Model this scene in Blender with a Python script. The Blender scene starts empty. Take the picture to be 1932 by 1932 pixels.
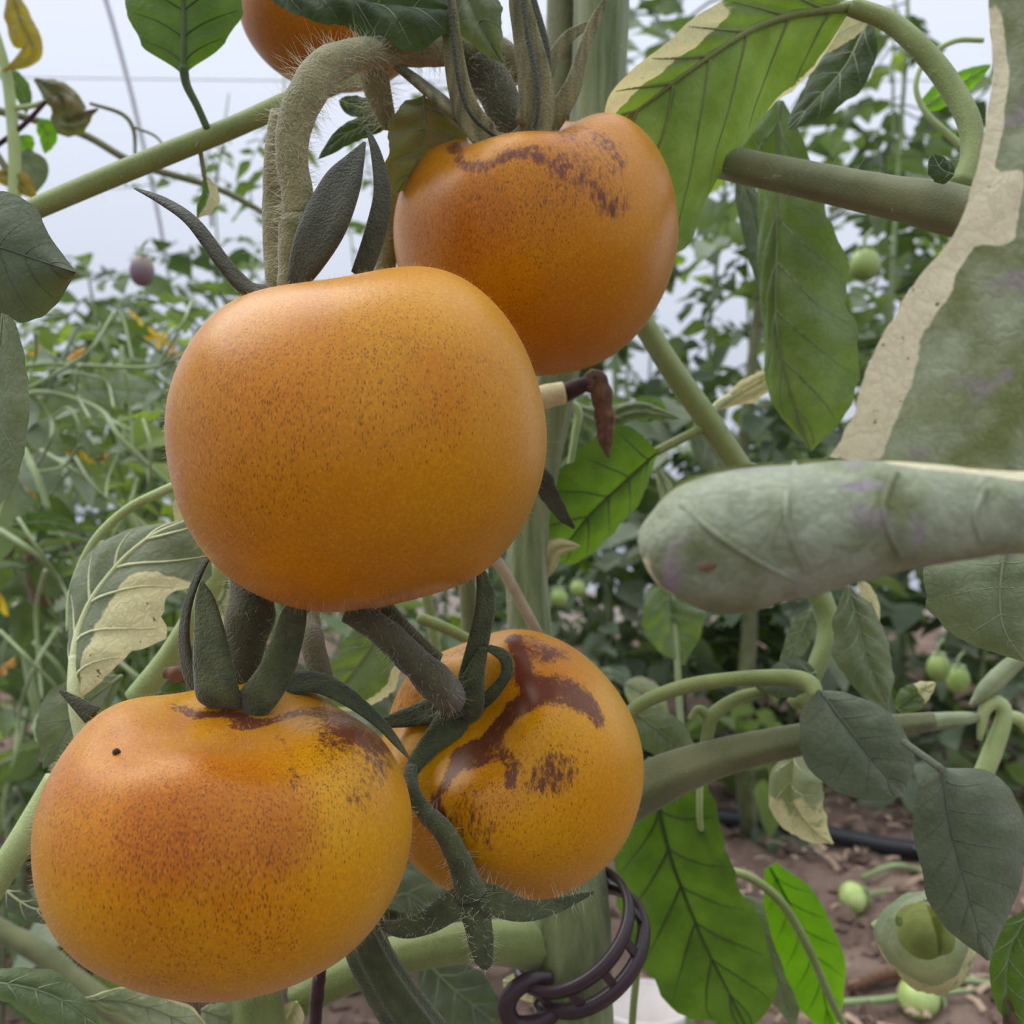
import bpy, math, random
from mathutils import Vector, Matrix, noise
from mathutils.bvhtree import BVHTree

random.seed(7)
S = bpy.context.scene
COL = S.collection
F = 1932.0          # focal length in pixels of the 1932 px frame
H = 0.45            # camera height above the soil

# ------------------------------------------------------------------ camera
cam = bpy.data.cameras.new('camera')
cam.sensor_width = 36.0
cam.lens = 36.0 * F / 1932.0
cam.clip_start = 0.01
cam.clip_end = 200
cam.dof.use_dof = True
cam.dof.focus_distance = 0.215
cam.dof.aperture_fstop = 25.0
camo = bpy.data.objects.new('camera', cam)
COL.objects.link(camo)
camo.location = (0, 0, H)
camo.rotation_euler = (math.pi / 2, 0, 0)
S.camera = camo

# ------------------------------------------------------------------ light
w = bpy.data.worlds.new('overcast_sky')
S.world = w
w.use_nodes = True
nt = w.node_tree
bg = nt.nodes['Background']
tc = nt.nodes.new('ShaderNodeTexCoord')
sp = nt.nodes.new('ShaderNodeSeparateXYZ')
rp = nt.nodes.new('ShaderNodeValToRGB')
nt.links.new(tc.outputs['Generated'], sp.inputs[0])
nt.links.new(sp.outputs['Z'], rp.inputs[0])
rp.color_ramp.elements[0].position = 0.0
rp.color_ramp.elements[0].color = (0.47, 0.51, 0.60, 1)
rp.color_ramp.elements[1].position = 0.95
rp.color_ramp.elements[1].color = (1.66, 1.68, 1.70, 1)
_e = rp.color_ramp.elements.new(0.45)
_e.color = (0.71, 0.76, 0.88, 1)
nt.links.new(rp.outputs[0], bg.inputs[0])
bg.inputs[1].default_value = 1.0
w.cycles.sampling_method = 'NONE'

sun = bpy.data.lights.new('sun_through_cloud', 'SUN')
sun.energy = 2.5
sun.angle = math.radians(50)
sun.color = (1.0, 0.97, 0.92)
suno = bpy.data.objects.new('sun_through_cloud', sun)
COL.objects.link(suno)
suno.rotation_euler = Vector((0.48, -0.22, -0.85)).to_track_quat('-Z', 'Y').to_euler()

S.view_settings.view_transform = 'Standard'
S.view_settings.look = 'None'
S.view_settings.gamma = 1.0
S.view_settings.use_curve_mapping = False
S.view_settings.exposure = 0.0
S.cycles.max_bounces = 5
S.cycles.diffuse_bounces = 3
S.cycles.glossy_bounces = 2
S.cycles.transmission_bounces = 3
S.cycles.caustics_reflective = False
S.cycles.caustics_refractive = False
S.cycles.adaptive_threshold = 0.1
S.cycles.transparent_max_bounces = 12
S.cycles.use_denoising = True

# ------------------------------------------------------------------ helpers
def P(px, py, d):
    return Vector(((px - 966) / F * d, d, H - (py - 966) / F * d))

def proj(v):
    return (966 + v.x / v.y * F, 966 + (H - v.z) / v.y * F)

def lin(c):
    c = c / 255.0
    return c / 12.92 if c <= 0.04045 else ((c + 0.055) / 1.055) ** 2.4

def C(r, g, b):
    return (lin(r), lin(g), lin(b), 1)

def smooth(a, b, x):
    t = max(0.0, min(1.0, (x - a) / (b - a)))
    return t * t * (3 - 2 * t)

def N3(v, s=1.0):
    return noise.noise(Vector(v) * s)

def cr(pts, n):
    """Catmull-Rom through points (tuples of any length), n samples even in arc length."""
    pts = [tuple(p) for p in pts]
    if len(pts) == 1:
        return [pts[0]] * n
    k = len(pts[0])
    ext = [tuple(2 * pts[0][i] - pts[1][i] for i in range(k))] + pts + [tuple(2 * pts[-1][i] - pts[-2][i] for i in range(k))]
    fine = []
    m = 10
    for s in range(len(pts) - 1):
        p0, p1, p2, p3 = ext[s:s + 4]
        for q in range(m):
            t = q / m
            fine.append(tuple(0.5 * (2 * p1[i] + (p2[i] - p0[i]) * t + (2 * p0[i] - 5 * p1[i] + 4 * p2[i] - p3[i]) * t * t
                                     + (3 * p1[i] - p0[i] - 3 * p2[i] + p3[i]) * t ** 3) for i in range(k)))
    fine.append(pts[-1])
    L = [0.0]
    for a, b in zip(fine, fine[1:]):
        L.append(L[-1] + math.sqrt(sum((a[i] - b[i]) ** 2 for i in range(min(3, k)))) + 1e-9)
    out = []
    j = 0
    for i in range(n):
        s = L[-1] * i / (n - 1)
        while j < len(L) - 2 and L[j + 1] < s:
            j += 1
        t = (s - L[j]) / (L[j + 1] - L[j])
        t = max(0, min(1, t))
        out.append(tuple(fine[j][q] * (1 - t) + fine[j + 1][q] * t for q in range(k)))
    return out

def obj(name, verts, faces, mat, parent=None, smooth_=True, uv=None, attrs=None):
    me = bpy.data.meshes.new(name)
    me.from_pydata([tuple(v) for v in verts], [], faces)
    if smooth_:
        me.polygons.foreach_set('use_smooth', [True] * len(me.polygons))
    if mat:
        me.materials.append(mat)
    if attrs:
        for k, vals in attrs.items():
            a = me.attributes.new(k, 'FLOAT', 'POINT')
            a.data.foreach_set('value', vals)
    me.update()
    o = bpy.data.objects.new(name, me)
    COL.objects.link(o)
    if parent:
        put(o, parent)
    return o

def put(o, parent):
    o.parent = parent
    o.matrix_parent_inverse = Matrix.Translation(-base_of(parent))

def base_of(o):
    v = Vector((0, 0, 0))
    if o.type == 'EMPTY':
        v = o.location.copy()
    return v

def tag(o, label=None, cat=None, group=None, kind=None):
    if label: o['label'] = label
    if cat: o['category'] = cat
    if group: o['group'] = group
    if kind: o['kind'] = kind
    return o

def thing(name, loc, label, cat, group=None):
    o = bpy.data.objects.new(name, None)
    o.empty_display_size = 0.01
    o.location = loc
    COL.objects.link(o)
    return tag(o, label, cat, group)

# ------------------------------------------------------------------ materials
MATS = {}

def newmat(name):
    m = bpy.data.materials.new(name)
    m.use_nodes = True
    n = m.node_tree.nodes
    return m, n, m.node_tree.links, n['Principled BSDF']

def nd(n, t, **kw):
    x = n.new(t)
    for k, v in kw.items():
        setattr(x, k, v)
    return x

def mixc(n, l, fac, a, b):
    x = n.new('ShaderNodeMix')
    x.data_type = 'RGBA'
    x.clamp_factor = True
    if isinstance(fac, (int, float)): x.inputs[0].default_value = fac
    else: l.new(fac, x.inputs[0])
    for s, v in ((x.inputs[6], a), (x.inputs[7], b)):
        if isinstance(v, tuple): s.default_value = v
        else: l.new(v, s)
    return x.outputs[2]

def ma(n, l, op, a, b=0.5, c=None, clamp=False):
    x = n.new('ShaderNodeMath')
    x.operation = op
    x.use_clamp = clamp
    for s, v in zip(x.inputs, (a, b) if c is None else (a, b, c)):
        if isinstance(v, (int, float)): s.default_value = v
        else: l.new(v, s)
    return x.outputs[0]

def mrange(n, l, v, a, b, c=0.0, d=1.0):
    x = n.new('ShaderNodeMapRange')
    x.clamp = True
    l.new(v, x.inputs[0])
    for i, q in enumerate((a, b, c, d)):
        x.inputs[i + 1].default_value = q
    return x.outputs[0]

def noise_n(n, l, scale, detail=3.0, rough=0.55, vec=None, dist=0.0):
    x = n.new('ShaderNodeTexNoise')
    x.inputs['Scale'].default_value = scale
    x.inputs['Detail'].default_value = detail
    x.inputs['Roughness'].default_value = rough
    x.inputs['Distortion'].default_value = dist
    if vec is not None: l.new(vec, x.inputs['Vector'])
    return x.outputs['Fac']

def objco(n):
    return n.new('ShaderNodeTexCoord').outputs['Object']

def bump(n, l, h, strength, dist, b):
    x = n.new('ShaderNodeBump')
    x.inputs['Strength'].default_value = strength
    x.inputs['Distance'].default_value = dist
    l.new(h, x.inputs['Height'])
    l.new(x.outputs[0], b.inputs['Normal'])
    return x.outputs[0]

def leaf_end(key, m, n, l, b, col, tc_, trans, rough, sheen, fuzz, co):
    l.new(col, b.inputs['Base Color'])
    b.inputs['Roughness'].default_value = rough
    b.inputs['Specular IOR Level'].default_value = 0.35
    b.inputs['Sheen Weight'].default_value = sheen
    b.inputs['Sheen Roughness'].default_value = 0.6
    if fuzz > 0:
        vo = n.new('ShaderNodeTexVoronoi'); vo.feature = 'DISTANCE_TO_EDGE'; vo.inputs['Scale'].default_value = 210
        wv = n.new('ShaderNodeMixRGB'); wv.inputs[0].default_value = 0.012
        nn_ = n.new('ShaderNodeTexNoise'); nn_.inputs['Scale'].default_value = 260
        l.new(co, nn_.inputs['Vector']); l.new(co, wv.inputs[1]); l.new(nn_.outputs['Color'], wv.inputs[2])
        l.new(wv.outputs[0], vo.inputs['Vector'])
        e = mrange(n, l, vo.outputs['Distance'], 0.0, 0.12)
        col = mixc(n, l, ma(n, l, 'MULTIPLY', ma(n, l, 'SUBTRACT', 1.0, e), 0.16), col, C(40, 50, 24))
        l.new(col, b.inputs['Base Color'])
        h_ = ma(n, l, 'ADD', ma(n, l, 'MULTIPLY', mrange(n, l, vo.outputs['Distance'], 0.0, 0.35), 1.2), ma(n, l, 'MULTIPLY', noise_n(n, l, 2200, 2, 0.6, co), fuzz * 1.6))
        bump(n, l, h_, 0.24, 0.0007, b)
    tr = n.new('ShaderNodeBsdfTranslucent')
    l.new(tc_, tr.inputs[0])
    mx = n.new('ShaderNodeMixShader')
    mx.inputs[0].default_value = trans
    l.new(b.outputs[0], mx.inputs[1])
    l.new(tr.outputs[0], mx.inputs[2])
    l.new(mx.outputs[0], n['Material Output'].inputs[0])
    MATS[key] = m
    return m

def leafmat(key, c1, c2, trans=0.35, tcol=None, cream=C(222, 216, 162), spot=None, rough=0.6, scale=60, sheen=0.15, fuzz=0.25, varieg=True):
    if key in MATS: return MATS[key]
    m, n, l, b = newmat('leaf_' + key)
    co = objco(n)
    nz = noise_n(n, l, scale, 4, 0.6, co)
    col = mixc(n, l, mrange(n, l, nz, 0.38, 0.62), c1, c2)
    if spot:
        sn = noise_n(n, l, scale * 1.7, 2, 0.5, co, 0.4)
        col = mixc(n, l, mrange(n, l, sn, 0.60, 0.70), col, spot)
    at = nd(n, 'ShaderNodeAttribute', attribute_name='cream')
    if not varieg:
        return leaf_end(key, m, n, l, b, col, mixc(n, l, mrange(n, l, nz, 0.3, 0.7), tcol or C(120, 160, 40), tuple(x * 0.6 for x in (tcol or C(120, 160, 40))[:3]) + (1,)), trans, rough, sheen, fuzz, co)
    n2 = noise_n(n, l, scale * 2.2, 3, 0.5, co)
    cf = ma(n, l, 'ADD', at.outputs['Fac'], ma(n, l, 'MULTIPLY', ma(n, l, 'SUBTRACT', n2, 0.5), 0.9))
    cm = mrange(n, l, cf, 0.47, 0.55)
    crn = mixc(n, l, mrange(n, l, noise_n(n, l, scale * 9, 2, 0.5, co), 0.68, 0.74), cream, C(110, 95, 60))
    col = mixc(n, l, cm, col, crn)
    tcol = tcol or C(120, 160, 40)
    return leaf_end(key, m, n, l, b, col, mixc(n, l, cm, mixc(n, l, mrange(n, l, nz, 0.3, 0.7), tcol, tuple(x * 0.6 for x in tcol[:3]) + (1,)), crn), trans, rough, sheen, fuzz, co)

def stemmat(key, c1, c2, rough=0.6, scale=120, stretch=1.0, sheen=0.25, fuzz=0.3, fscale=1800, spec=0.35):
    if key in MATS: return MATS[key]
    m, n, l, b = newmat('stem_' + key)
    co = objco(n)
    mp_ = n.new('ShaderNodeMapping'); mp_.inputs['Scale'].default_value = (1, 1, stretch); l.new(co, mp_.inputs[0])
    nz = noise_n(n, l, scale, 4, 0.6, mp_.outputs[0])
    f2 = noise_n(n, l, fscale, 2, 0.6, co)
    col = mixc(n, l, mrange(n, l, nz, 0.35, 0.65), c1, c2)
    col = mixc(n, l, mrange(n, l, f2, 0.45, 0.7, 0, 0.35), col, tuple(min(1, x * 1.9) for x in c2[:3]) + (1,))
    l.new(col, b.inputs['Base Color'])
    b.inputs['Roughness'].default_value = rough
    b.inputs['Specular IOR Level'].default_value = spec
    b.inputs['Sheen Weight'].default_value = sheen
    bump(n, l, f2, fuzz, 0.0008, b)
    MATS[key] = m
    return m

def plain(key, c, rough=0.5, spec=0.4):
    if key in MATS: return MATS[key]
    m, n, l, b = newmat(key)
    co = objco(n)
    nz = noise_n(n, l, 40, 3, 0.6, co)
    l.new(mixc(n, l, mrange(n, l, nz, 0.3, 0.7), tuple(x * 0.85 for x in c[:3]) + (1,), c), b.inputs['Base Color'])
    b.inputs['Roughness'].default_value = rough
    b.inputs['Specular IOR Level'].default_value = spec
    MATS[key] = m
    return m

def hairmat(key='hair', c=C(225, 222, 190)):
    if key in MATS: return MATS[key]
    m, n, l, b = newmat(key)
    b.inputs['Base Color'].default_value = c
    b.inputs['Roughness'].default_value = 0.5
    MATS[key] = m
    return m

GREY = leafmat('grey', C(136, 144, 114), C(108, 118, 84), 0.28, C(120, 150, 70))
GREYD = leafmat('greydark', C(114, 122, 98), C(90, 100, 76), 0.22, C(90, 120, 50), rough=0.7, fuzz=0.5, scale=35)
GREEN = leafmat('green', C(84, 108, 48), C(58, 84, 30), 0.42, C(120, 165, 20))
DARK = leafmat('dark', C(66, 84, 44), C(44, 60, 28), 0.32, C(90, 125, 20))
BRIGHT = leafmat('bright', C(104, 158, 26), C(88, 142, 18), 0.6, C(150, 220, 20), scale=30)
PALE = leafmat('pale', C(172, 182, 148), C(142, 156, 118), 0.35, C(190, 200, 120))
VARIEG = leafmat('varieg', C(122, 138, 108), C(92, 112, 66), 0.42, C(130, 165, 40))
FORE = leafmat('fore', C(168, 176, 150), C(112, 120, 72), 0.22, C(150, 165, 80), spot=C(158, 144, 152), scale=75, cream=C(230, 220, 184), fuzz=0.6)
YELLOW = leafmat('yellow', C(168, 158, 50), C(150, 110, 50), 0.45, C(210, 190, 50), scale=40)
CREAM = leafmat('cream', C(228, 218, 172), C(210, 205, 150), 0.45, C(235, 225, 160), scale=50)
SHRIV = leafmat('shrivel', C(112, 124, 80), C(120, 96, 62), 0.3, C(140, 150, 60), scale=70, spot=C(70, 48, 34))
VEIN = stemmat('vein', C(138, 150, 112), C(116, 130, 90), scale=80)
VEIND = stemmat('veindark', C(70, 92, 34), C(56, 76, 26), scale=80)
VEINP = stemmat('veinpale', C(205, 212, 165), C(185, 196, 140), scale=80)
HAIRY = stemmat('hairy', C(140, 134, 92), C(112, 110, 68), 0.75, scale=160, fuzz=0.9, fscale=1300, sheen=0.35)
HAIRD = stemmat('hairydark', C(92, 90, 62), C(66, 68, 44), 0.75, scale=160, fuzz=0.9, fscale=1300, sheen=0.3)
SEPAL = stemmat('sepal', C(82, 90, 52), C(54, 64, 36), 0.7, scale=200, fuzz=0.8, fscale=1500, sheen=0.3)
SEPALD = stemmat('sepaldark', C(68, 70, 48), C(46, 50, 34), 0.7, scale=200, fuzz=0.8, fscale=1500, sheen=0.25)
SEPALT = stemmat('sepaltan', C(142, 136, 92), C(82, 80, 48), 0.7, scale=420, stretch=.15, fuzz=0.6, fscale=1500, sheen=0.3)
STALK = stemmat('stalk', C(136, 148, 88), C(112, 126, 68), 0.55, scale=60, sheen=0.2)
STALKL = stemmat('stalklight', C(172, 186, 126), C(150, 168, 104), 0.55, scale=60, sheen=0.2)
STALKB = stemmat('stalkbrown', C(116, 118, 78), C(92, 98, 60), 0.6, scale=60)
MAIN = stemmat('main', C(134, 142, 96), C(78, 94, 48), 0.55, scale=170, stretch=0.08)
TAN = stemmat('tan', C(170, 158, 128), C(140, 130, 104), 0.7)
DRY = stemmat('dry', C(120, 84, 56), C(70, 46, 34), 0.8, scale=300)
DRYD = stemmat('drydark', C(70, 40, 38), C(44, 26, 26), 0.8, scale=300)
DRYC = stemmat('drycream', C(222, 208, 165), C(200, 186, 140), 0.8, scale=300)
HAIR = hairmat()

# ------------------------------------------------------------------ shapes
def frames(pts):
    n = len(pts)
    T = []
    for i in range(n):
        a = pts[max(0, i - 1)]
        b = pts[min(n - 1, i + 1)]
        t = b - a
        T.append(t.normalized() if t.length > 1e-12 else Vector((0, 0, 1)))
    up = Vector((0, -1, 0))
    if abs(T[0].dot(up)) > 0.95: up = Vector((1, 0, 0))
    u = (up - T[0] * up.dot(T[0])).normalized()
    out = []
    for t in T:
        u = (u - t * u.dot(t))
        u = u.normalized() if u.length > 1e-9 else Vector((1, 0, 0))
        out.append((t, u, t.cross(u)))
    return out

def tube(name, path, mat, parent=None, n=None, seg=14, flat=1.0, ridge=0.0, nridge=6, bumpy=0.0, hint=None, crease=0.0, world=False, seed=0, cap=True):
    """path: (px, py, depth, width_px).  flat: thickness / width.  hint: world vector along the thin side."""
    n = n or max(8, 7 * (len(path) - 1) + 1)
    if world:
        pts = cr(path, n)
    else:
        pts = cr([tuple(P(*p[:3])) + (p[3] / F * p[2] * 0.5,) for p in path], n)
    pos = [Vector(p[:3]) for p in pts]
    rad = [max(p[3], 1e-5) for p in pts]
    fr = frames(pos)
    if hint is not None:
        hv = Vector(hint)
        fr2 = []
        for t, u, v in fr:
            q = hv - t * hv.dot(t)
            if q.length < 1e-4: q = u
            q.normalize()
            fr2.append((t, q, t.cross(q)))
        fr = fr2
    V, Fc = [], []
    for i in range(n):
        t, u, v = fr[i]
        for k in range(seg):
            a = 2 * math.pi * k / seg
            r = rad[i]
            x, y = math.cos(a), math.sin(a)       # x along u (thin), y along v (wide)
            m = 1 + ridge * math.cos(nridge * a)
            if bumpy:
                m += bumpy * N3(pos[i] / max(rad[0], 1e-4) * 0.9 + Vector((x, y, seed)) * 0.8)
            off = u * (x * r * flat * m) + v * (y * r * m)
            if crease:
                off -= u * (crease * r * (1 - abs(y))) 
            V.append(pos[i] + off)
    for i in range(n - 1):
        for k in range(seg):
            k2 = (k + 1) % seg
            Fc.append((i * seg + k, i * seg + k2, (i + 1) * seg + k2, (i + 1) * seg + k))
    if cap:
        a = len(V)
        V.append(pos[0] - fr[0][0] * rad[0] * 0.35 * min(1, flat * 1.5))
        V.append(pos[-1] + fr[-1][0] * rad[-1] * 0.5 * min(1, flat * 1.5))
        for k in range(seg):
            k2 = (k + 1) % seg
            Fc.append((a, k2, k))
            Fc.append((a + 1, (n - 1) * seg + k, (n - 1) * seg + k2))
    o = obj(name, V, Fc, mat, parent)
    TUBES[o.name] = (pos, rad, fr)
    return o

TUBES = {}

def hairs(parent, srcs, count, length, rad=0.00004, mat=None, seed=1, curl=0.5, owner=None):
    """fine plant hairs standing on the given tubes, one joined part"""
    rnd = random.Random(seed)
    V, Fc = [], []
    for o in srcs:
        pos, rr, fr = TUBES[o.name]
        for _ in range(count):
            f = rnd.random() * (len(pos) - 1.001)
            i = int(f); t = f - i
            p = pos[i].lerp(pos[i + 1], t)
            r = rr[i] * (1 - t) + rr[i + 1] * t
            T, u, v = fr[i]
            a = rnd.random() * 6.283
            d = u * math.cos(a) + v * math.sin(a)
            L = length * rnd.uniform(0.45, 1.25)
            base = p + d * r * 0.95
            dr = (d + T * rnd.uniform(-0.5, 0.5) + Vector((rnd.uniform(-1, 1), rnd.uniform(-1, 1), rnd.uniform(-1, 1))) * 0.3).normalized()
            bend = Vector((rnd.uniform(-1, 1), rnd.uniform(-1, 1), rnd.uniform(-1, 1))) * curl
            onehair(V, Fc, base, dr, bend, L, rad)
    o = obj('hairs', V, Fc, mat or HAIR, parent, smooth_=True)
    tag(o, kind='stuff')
    return o

def onehair(V, Fc, base, dr, bend, L, rad, ns=3):
    side = dr.cross(Vector((0.31, 0.52, 0.8))).normalized()
    s2 = dr.cross(side)
    k0 = len(V)
    for q in range(ns + 1):
        t = q / ns
        c = base + dr * (L * t) + bend * (L * t * t * 0.6)
        r = rad * (1 - 0.75 * t)
        for k in range(3):
            a = k * 2.0944
            V.append(c + (side * math.cos(a) + s2 * math.sin(a)) * r)
    for q in range(ns):
        for k in range(3):
            k2 = (k + 1) % 3
            Fc.append((k0 + q * 3 + k, k0 + q * 3 + k2, k0 + q * 3 + 3 + k2, k0 + q * 3 + 3 + k))

def offset_edge(M, W, dd, side, n):
    """edge curve from a midrib (px,py,d) and width list in px"""
    m = cr(M, n)
    ws = cr([(x, 0, 0) for x in W], 41) if isinstance(W, (list, tuple)) else None
    out = []
    for i, p in enumerate(m):
        v = i / (n - 1)
        a = m[max(0, i - 1)]; b = m[min(n - 1, i + 1)]
        tx, ty = b[0] - a[0], b[1] - a[1]
        L = math.hypot(tx, ty) + 1e-9
        if ws:
            f = v * (len(W) - 1); j = min(int(f), len(W) - 2); t = f - j
            t = t * t * (3 - 2 * t) * 0.5 + t * 0.5
            wv = W[j] * (1 - t) + W[j + 1] * t
        else:
            wv = W * (math.sin(math.pi * min(1, max(0, v)) ** 0.75)) ** 0.75 if 0 < v < 1 else 0
        wm = max(W) if ws else W
        out.append((p[0] + side * ty / L * wv, p[1] - side * tx / L * wv, p[2] + dd * wv / max(wm, 1e-6)))
    return out

def leaf(parent, M, L, R, mat, d=None, dl=0.0, dr=0.0, bulge=0.12, wr=0.045, nv=6, veins=True, vmat=None, midw=7, cream=None, seed=0, edge=0.055,
         label=None, name='leaf', nu=9, nn=36, petiole=None, curl=0.0, bsign=None, freq=1.0):
    """A leaf blade spanned by a midrib M and its two margins L and R (polylines of (px, py, depth)
    or widths in px measured off the midrib), with midrib and side veins as sub-parts."""
    if d is not None:
        M = [tuple(p) + (d,) if len(p) == 2 else p for p in M]
    def fix(E, side, dd):
        if isinstance(E, (int, float)) or (E and isinstance(E[0], (int, float))):
            return offset_edge(M, E, dd, side, nn)
        E = [tuple(p) + (d + dd,) if len(p) == 2 else p for p in E]
        return cr(E, nn)
    l_ = [P(*p) for p in fix(L, 1, dl)]
    r_ = [P(*p) for p in fix(R, -1, dr)]
    m_ = [P(*p) for p in cr(M, nn)]
    size = max((a - b).length for a, b in zip(l_, r_))
    V, cr_at = [], []
    grid = []
    sg = Vector((seed * 3.7, seed * 1.3, seed * 0.7))
    for j in range(nn):
        v = j / (nn - 1)
        row = []
        for i in range(-nu, nu + 1):
            u = i / nu
            t = abs(u)
            e = l_[j] if u < 0 else r_[j]
            e2 = e + (e - m_[j]) * edge * 2.2 * (noise.noise(Vector((v * 9 * freq, seed * 5.1, 1 if u < 0 else 7))) + 0.5 * noise.noise(Vector((v * 27 * freq, seed * 5.1, 3 if u < 0 else 11))))
            p = m_[j].lerp(e2, t)
            hw = (e - m_[j]).length
            tang = m_[min(nn - 1, j + 1)] - m_[max(0, j - 1)]
            nr = tang.cross(r_[j] - l_[j])
            if nr.length < 1e-12: nr = Vector((0, -1, 0))
            nr.normalize()
            if nr.y > 0: nr = -nr
            env = math.sin(math.pi * min(1, v * 1.02)) ** 0.5 if 0 < v < 0.98 else 0
            off = bulge * hw * math.sin(math.pi * t ** 0.8)
            ph = (v * 1.0 - t * 0.22) * nv
            off += wr * size * env * (abs(math.sin(math.pi * ph)) - 0.5) * math.sin(math.pi * min(1, t * 1.0)) ** 0.7
            off += wr * size * 1.6 * env * noise.noise(p * (3.2 / size) * freq + sg) * (0.3 + t)
            off += curl * hw * t ** 3
            p = p + nr * off
            row.append(p)
            c = 0.0
            if cream:
                c = cream(u, v)
            V.append(p); cr_at.append(c)
        grid.append(row)
    W = 2 * nu + 1
    Fc = [(j * W + i, j * W + i + 1, (j + 1) * W + i + 1, (j + 1) * W + i) for j in range(nn - 1) for i in range(W - 1)]
    o = obj(name, V, Fc, mat, parent, attrs={'cream': cr_at})
    if label: o['label'] = label
    if veins:
        vm = vmat or VEIN
        top = parent if parent is not None else o
        mr = [grid[j][nu] for j in range(nn)]
        dep = sum(p.y for p in mr) / nn
        w0 = midw / F * dep * 0.5
        tube('midrib', [tuple(p) + (w0 * (1 - 0.75 * j / (nn - 1)),) for j, p in enumerate(mr)], vm, o, n=nn, seg=6, world=True)
        VV, FF = [], []
        for k in range(nv):
            v0 = (k + 0.35) / (nv + 0.4)
            for sd in (-1, 1):
                pts = []
                for q in range(7):
                    t = q / 6 * 0.9
                    jv = (v0 + 0.22 * t - 0.04 * t * t) * (nn - 1)
                    if jv > nn - 1.01: break
                    j = int(jv); fj = jv - j
                    ui = nu + sd * t * nu
                    i0 = int(math.floor(ui)); fi = ui - i0
                    i1 = min(i0 + 1, W - 1)
                    p = (grid[j][i0].lerp(grid[j][i1], fi)).lerp(grid[j + 1][i0].lerp(grid[j + 1][i1], fi), fj)
                    pts.append(p)
                if len(pts) < 4: continue
                k0 = len(VV)
                fr = frames(pts)
                for q, p in enumerate(pts):
                    r = w0 * 0.42 * (1 - 0.8 * q / 6)
                    T, uu, vv = fr[q]
                    for s in range(4):
                        a = s * math.pi / 2
                        VV.append(p + uu * math.cos(a) * r + vv * math.sin(a) * r)
                for q in range(len(pts) - 1):
                    for s in range(4):
                        s2 = (s + 1) % 4
                        FF.append((k0 + q * 4 + s, k0 + q * 4 + s2, k0 + q * 4 + 4 + s2, k0 + q * 4 + 4 + s))
        if VV:
            ve = obj('veins', VV, FF, vm, o)
            tag(ve, kind='stuff')
    if petiole:
        tube('petiole', petiole, VEIN if vmat is None else vmat, o)
    return o

# ------------------------------------------------------------------ setting
def soilmat():
    m, n, l, b = newmat('soil')
    co = objco(n)
    a = noise_n(n, l, 9, 6, 0.65, co)
    c = mixc(n, l, mrange(n, l, a, 0.35, 0.7), C(96, 78, 70), C(140, 120, 108))
    g = noise_n(n, l, 160, 3, 0.6, co)
    c = mixc(n, l, mrange(n, l, g, 0.62, 0.75, 0, 0.6), c, C(172, 152, 136))
    l.new(c, b.inputs['Base Color'])
    b.inputs['Roughness'].default_value = 0.95
    b.inputs['Specular IOR Level'].default_value = 0.15
    bump(n, l, g, 0.6, 0.006, b)
    return m
SOIL = soilmat()

def filmmat():
    m, n, l, b = newmat('polythene_film')
    tr = n.new('ShaderNodeBsdfTransparent')
    tl = n.new('ShaderNodeBsdfTranslucent')
    tr.inputs[0].default_value = (0.95, 0.97, 1.0, 1)
    tl.inputs[0].default_value = (0.92, 0.94, 0.98, 1)
    mx = n.new('ShaderNodeMixShader')
    mx.inputs[0].default_value = 0.22
    l.new(tr.outputs[0], mx.inputs[1])
    l.new(tl.outputs[0], mx.inputs[2])
    l.new(mx.outputs[0], n['Material Output'].inputs[0])
    return m
FILM = filmmat()

def soil_h(x, y):
    v = 0.030 * N3((x * 2.1, y * 2.1, 0)) + 0.020 * N3((x * 7, y * 7, 3)) + 0.013 * N3((x * 19, y * 19, 5)) + 0.006 * N3((x * 45, y * 45, 9))
    return v

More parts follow.
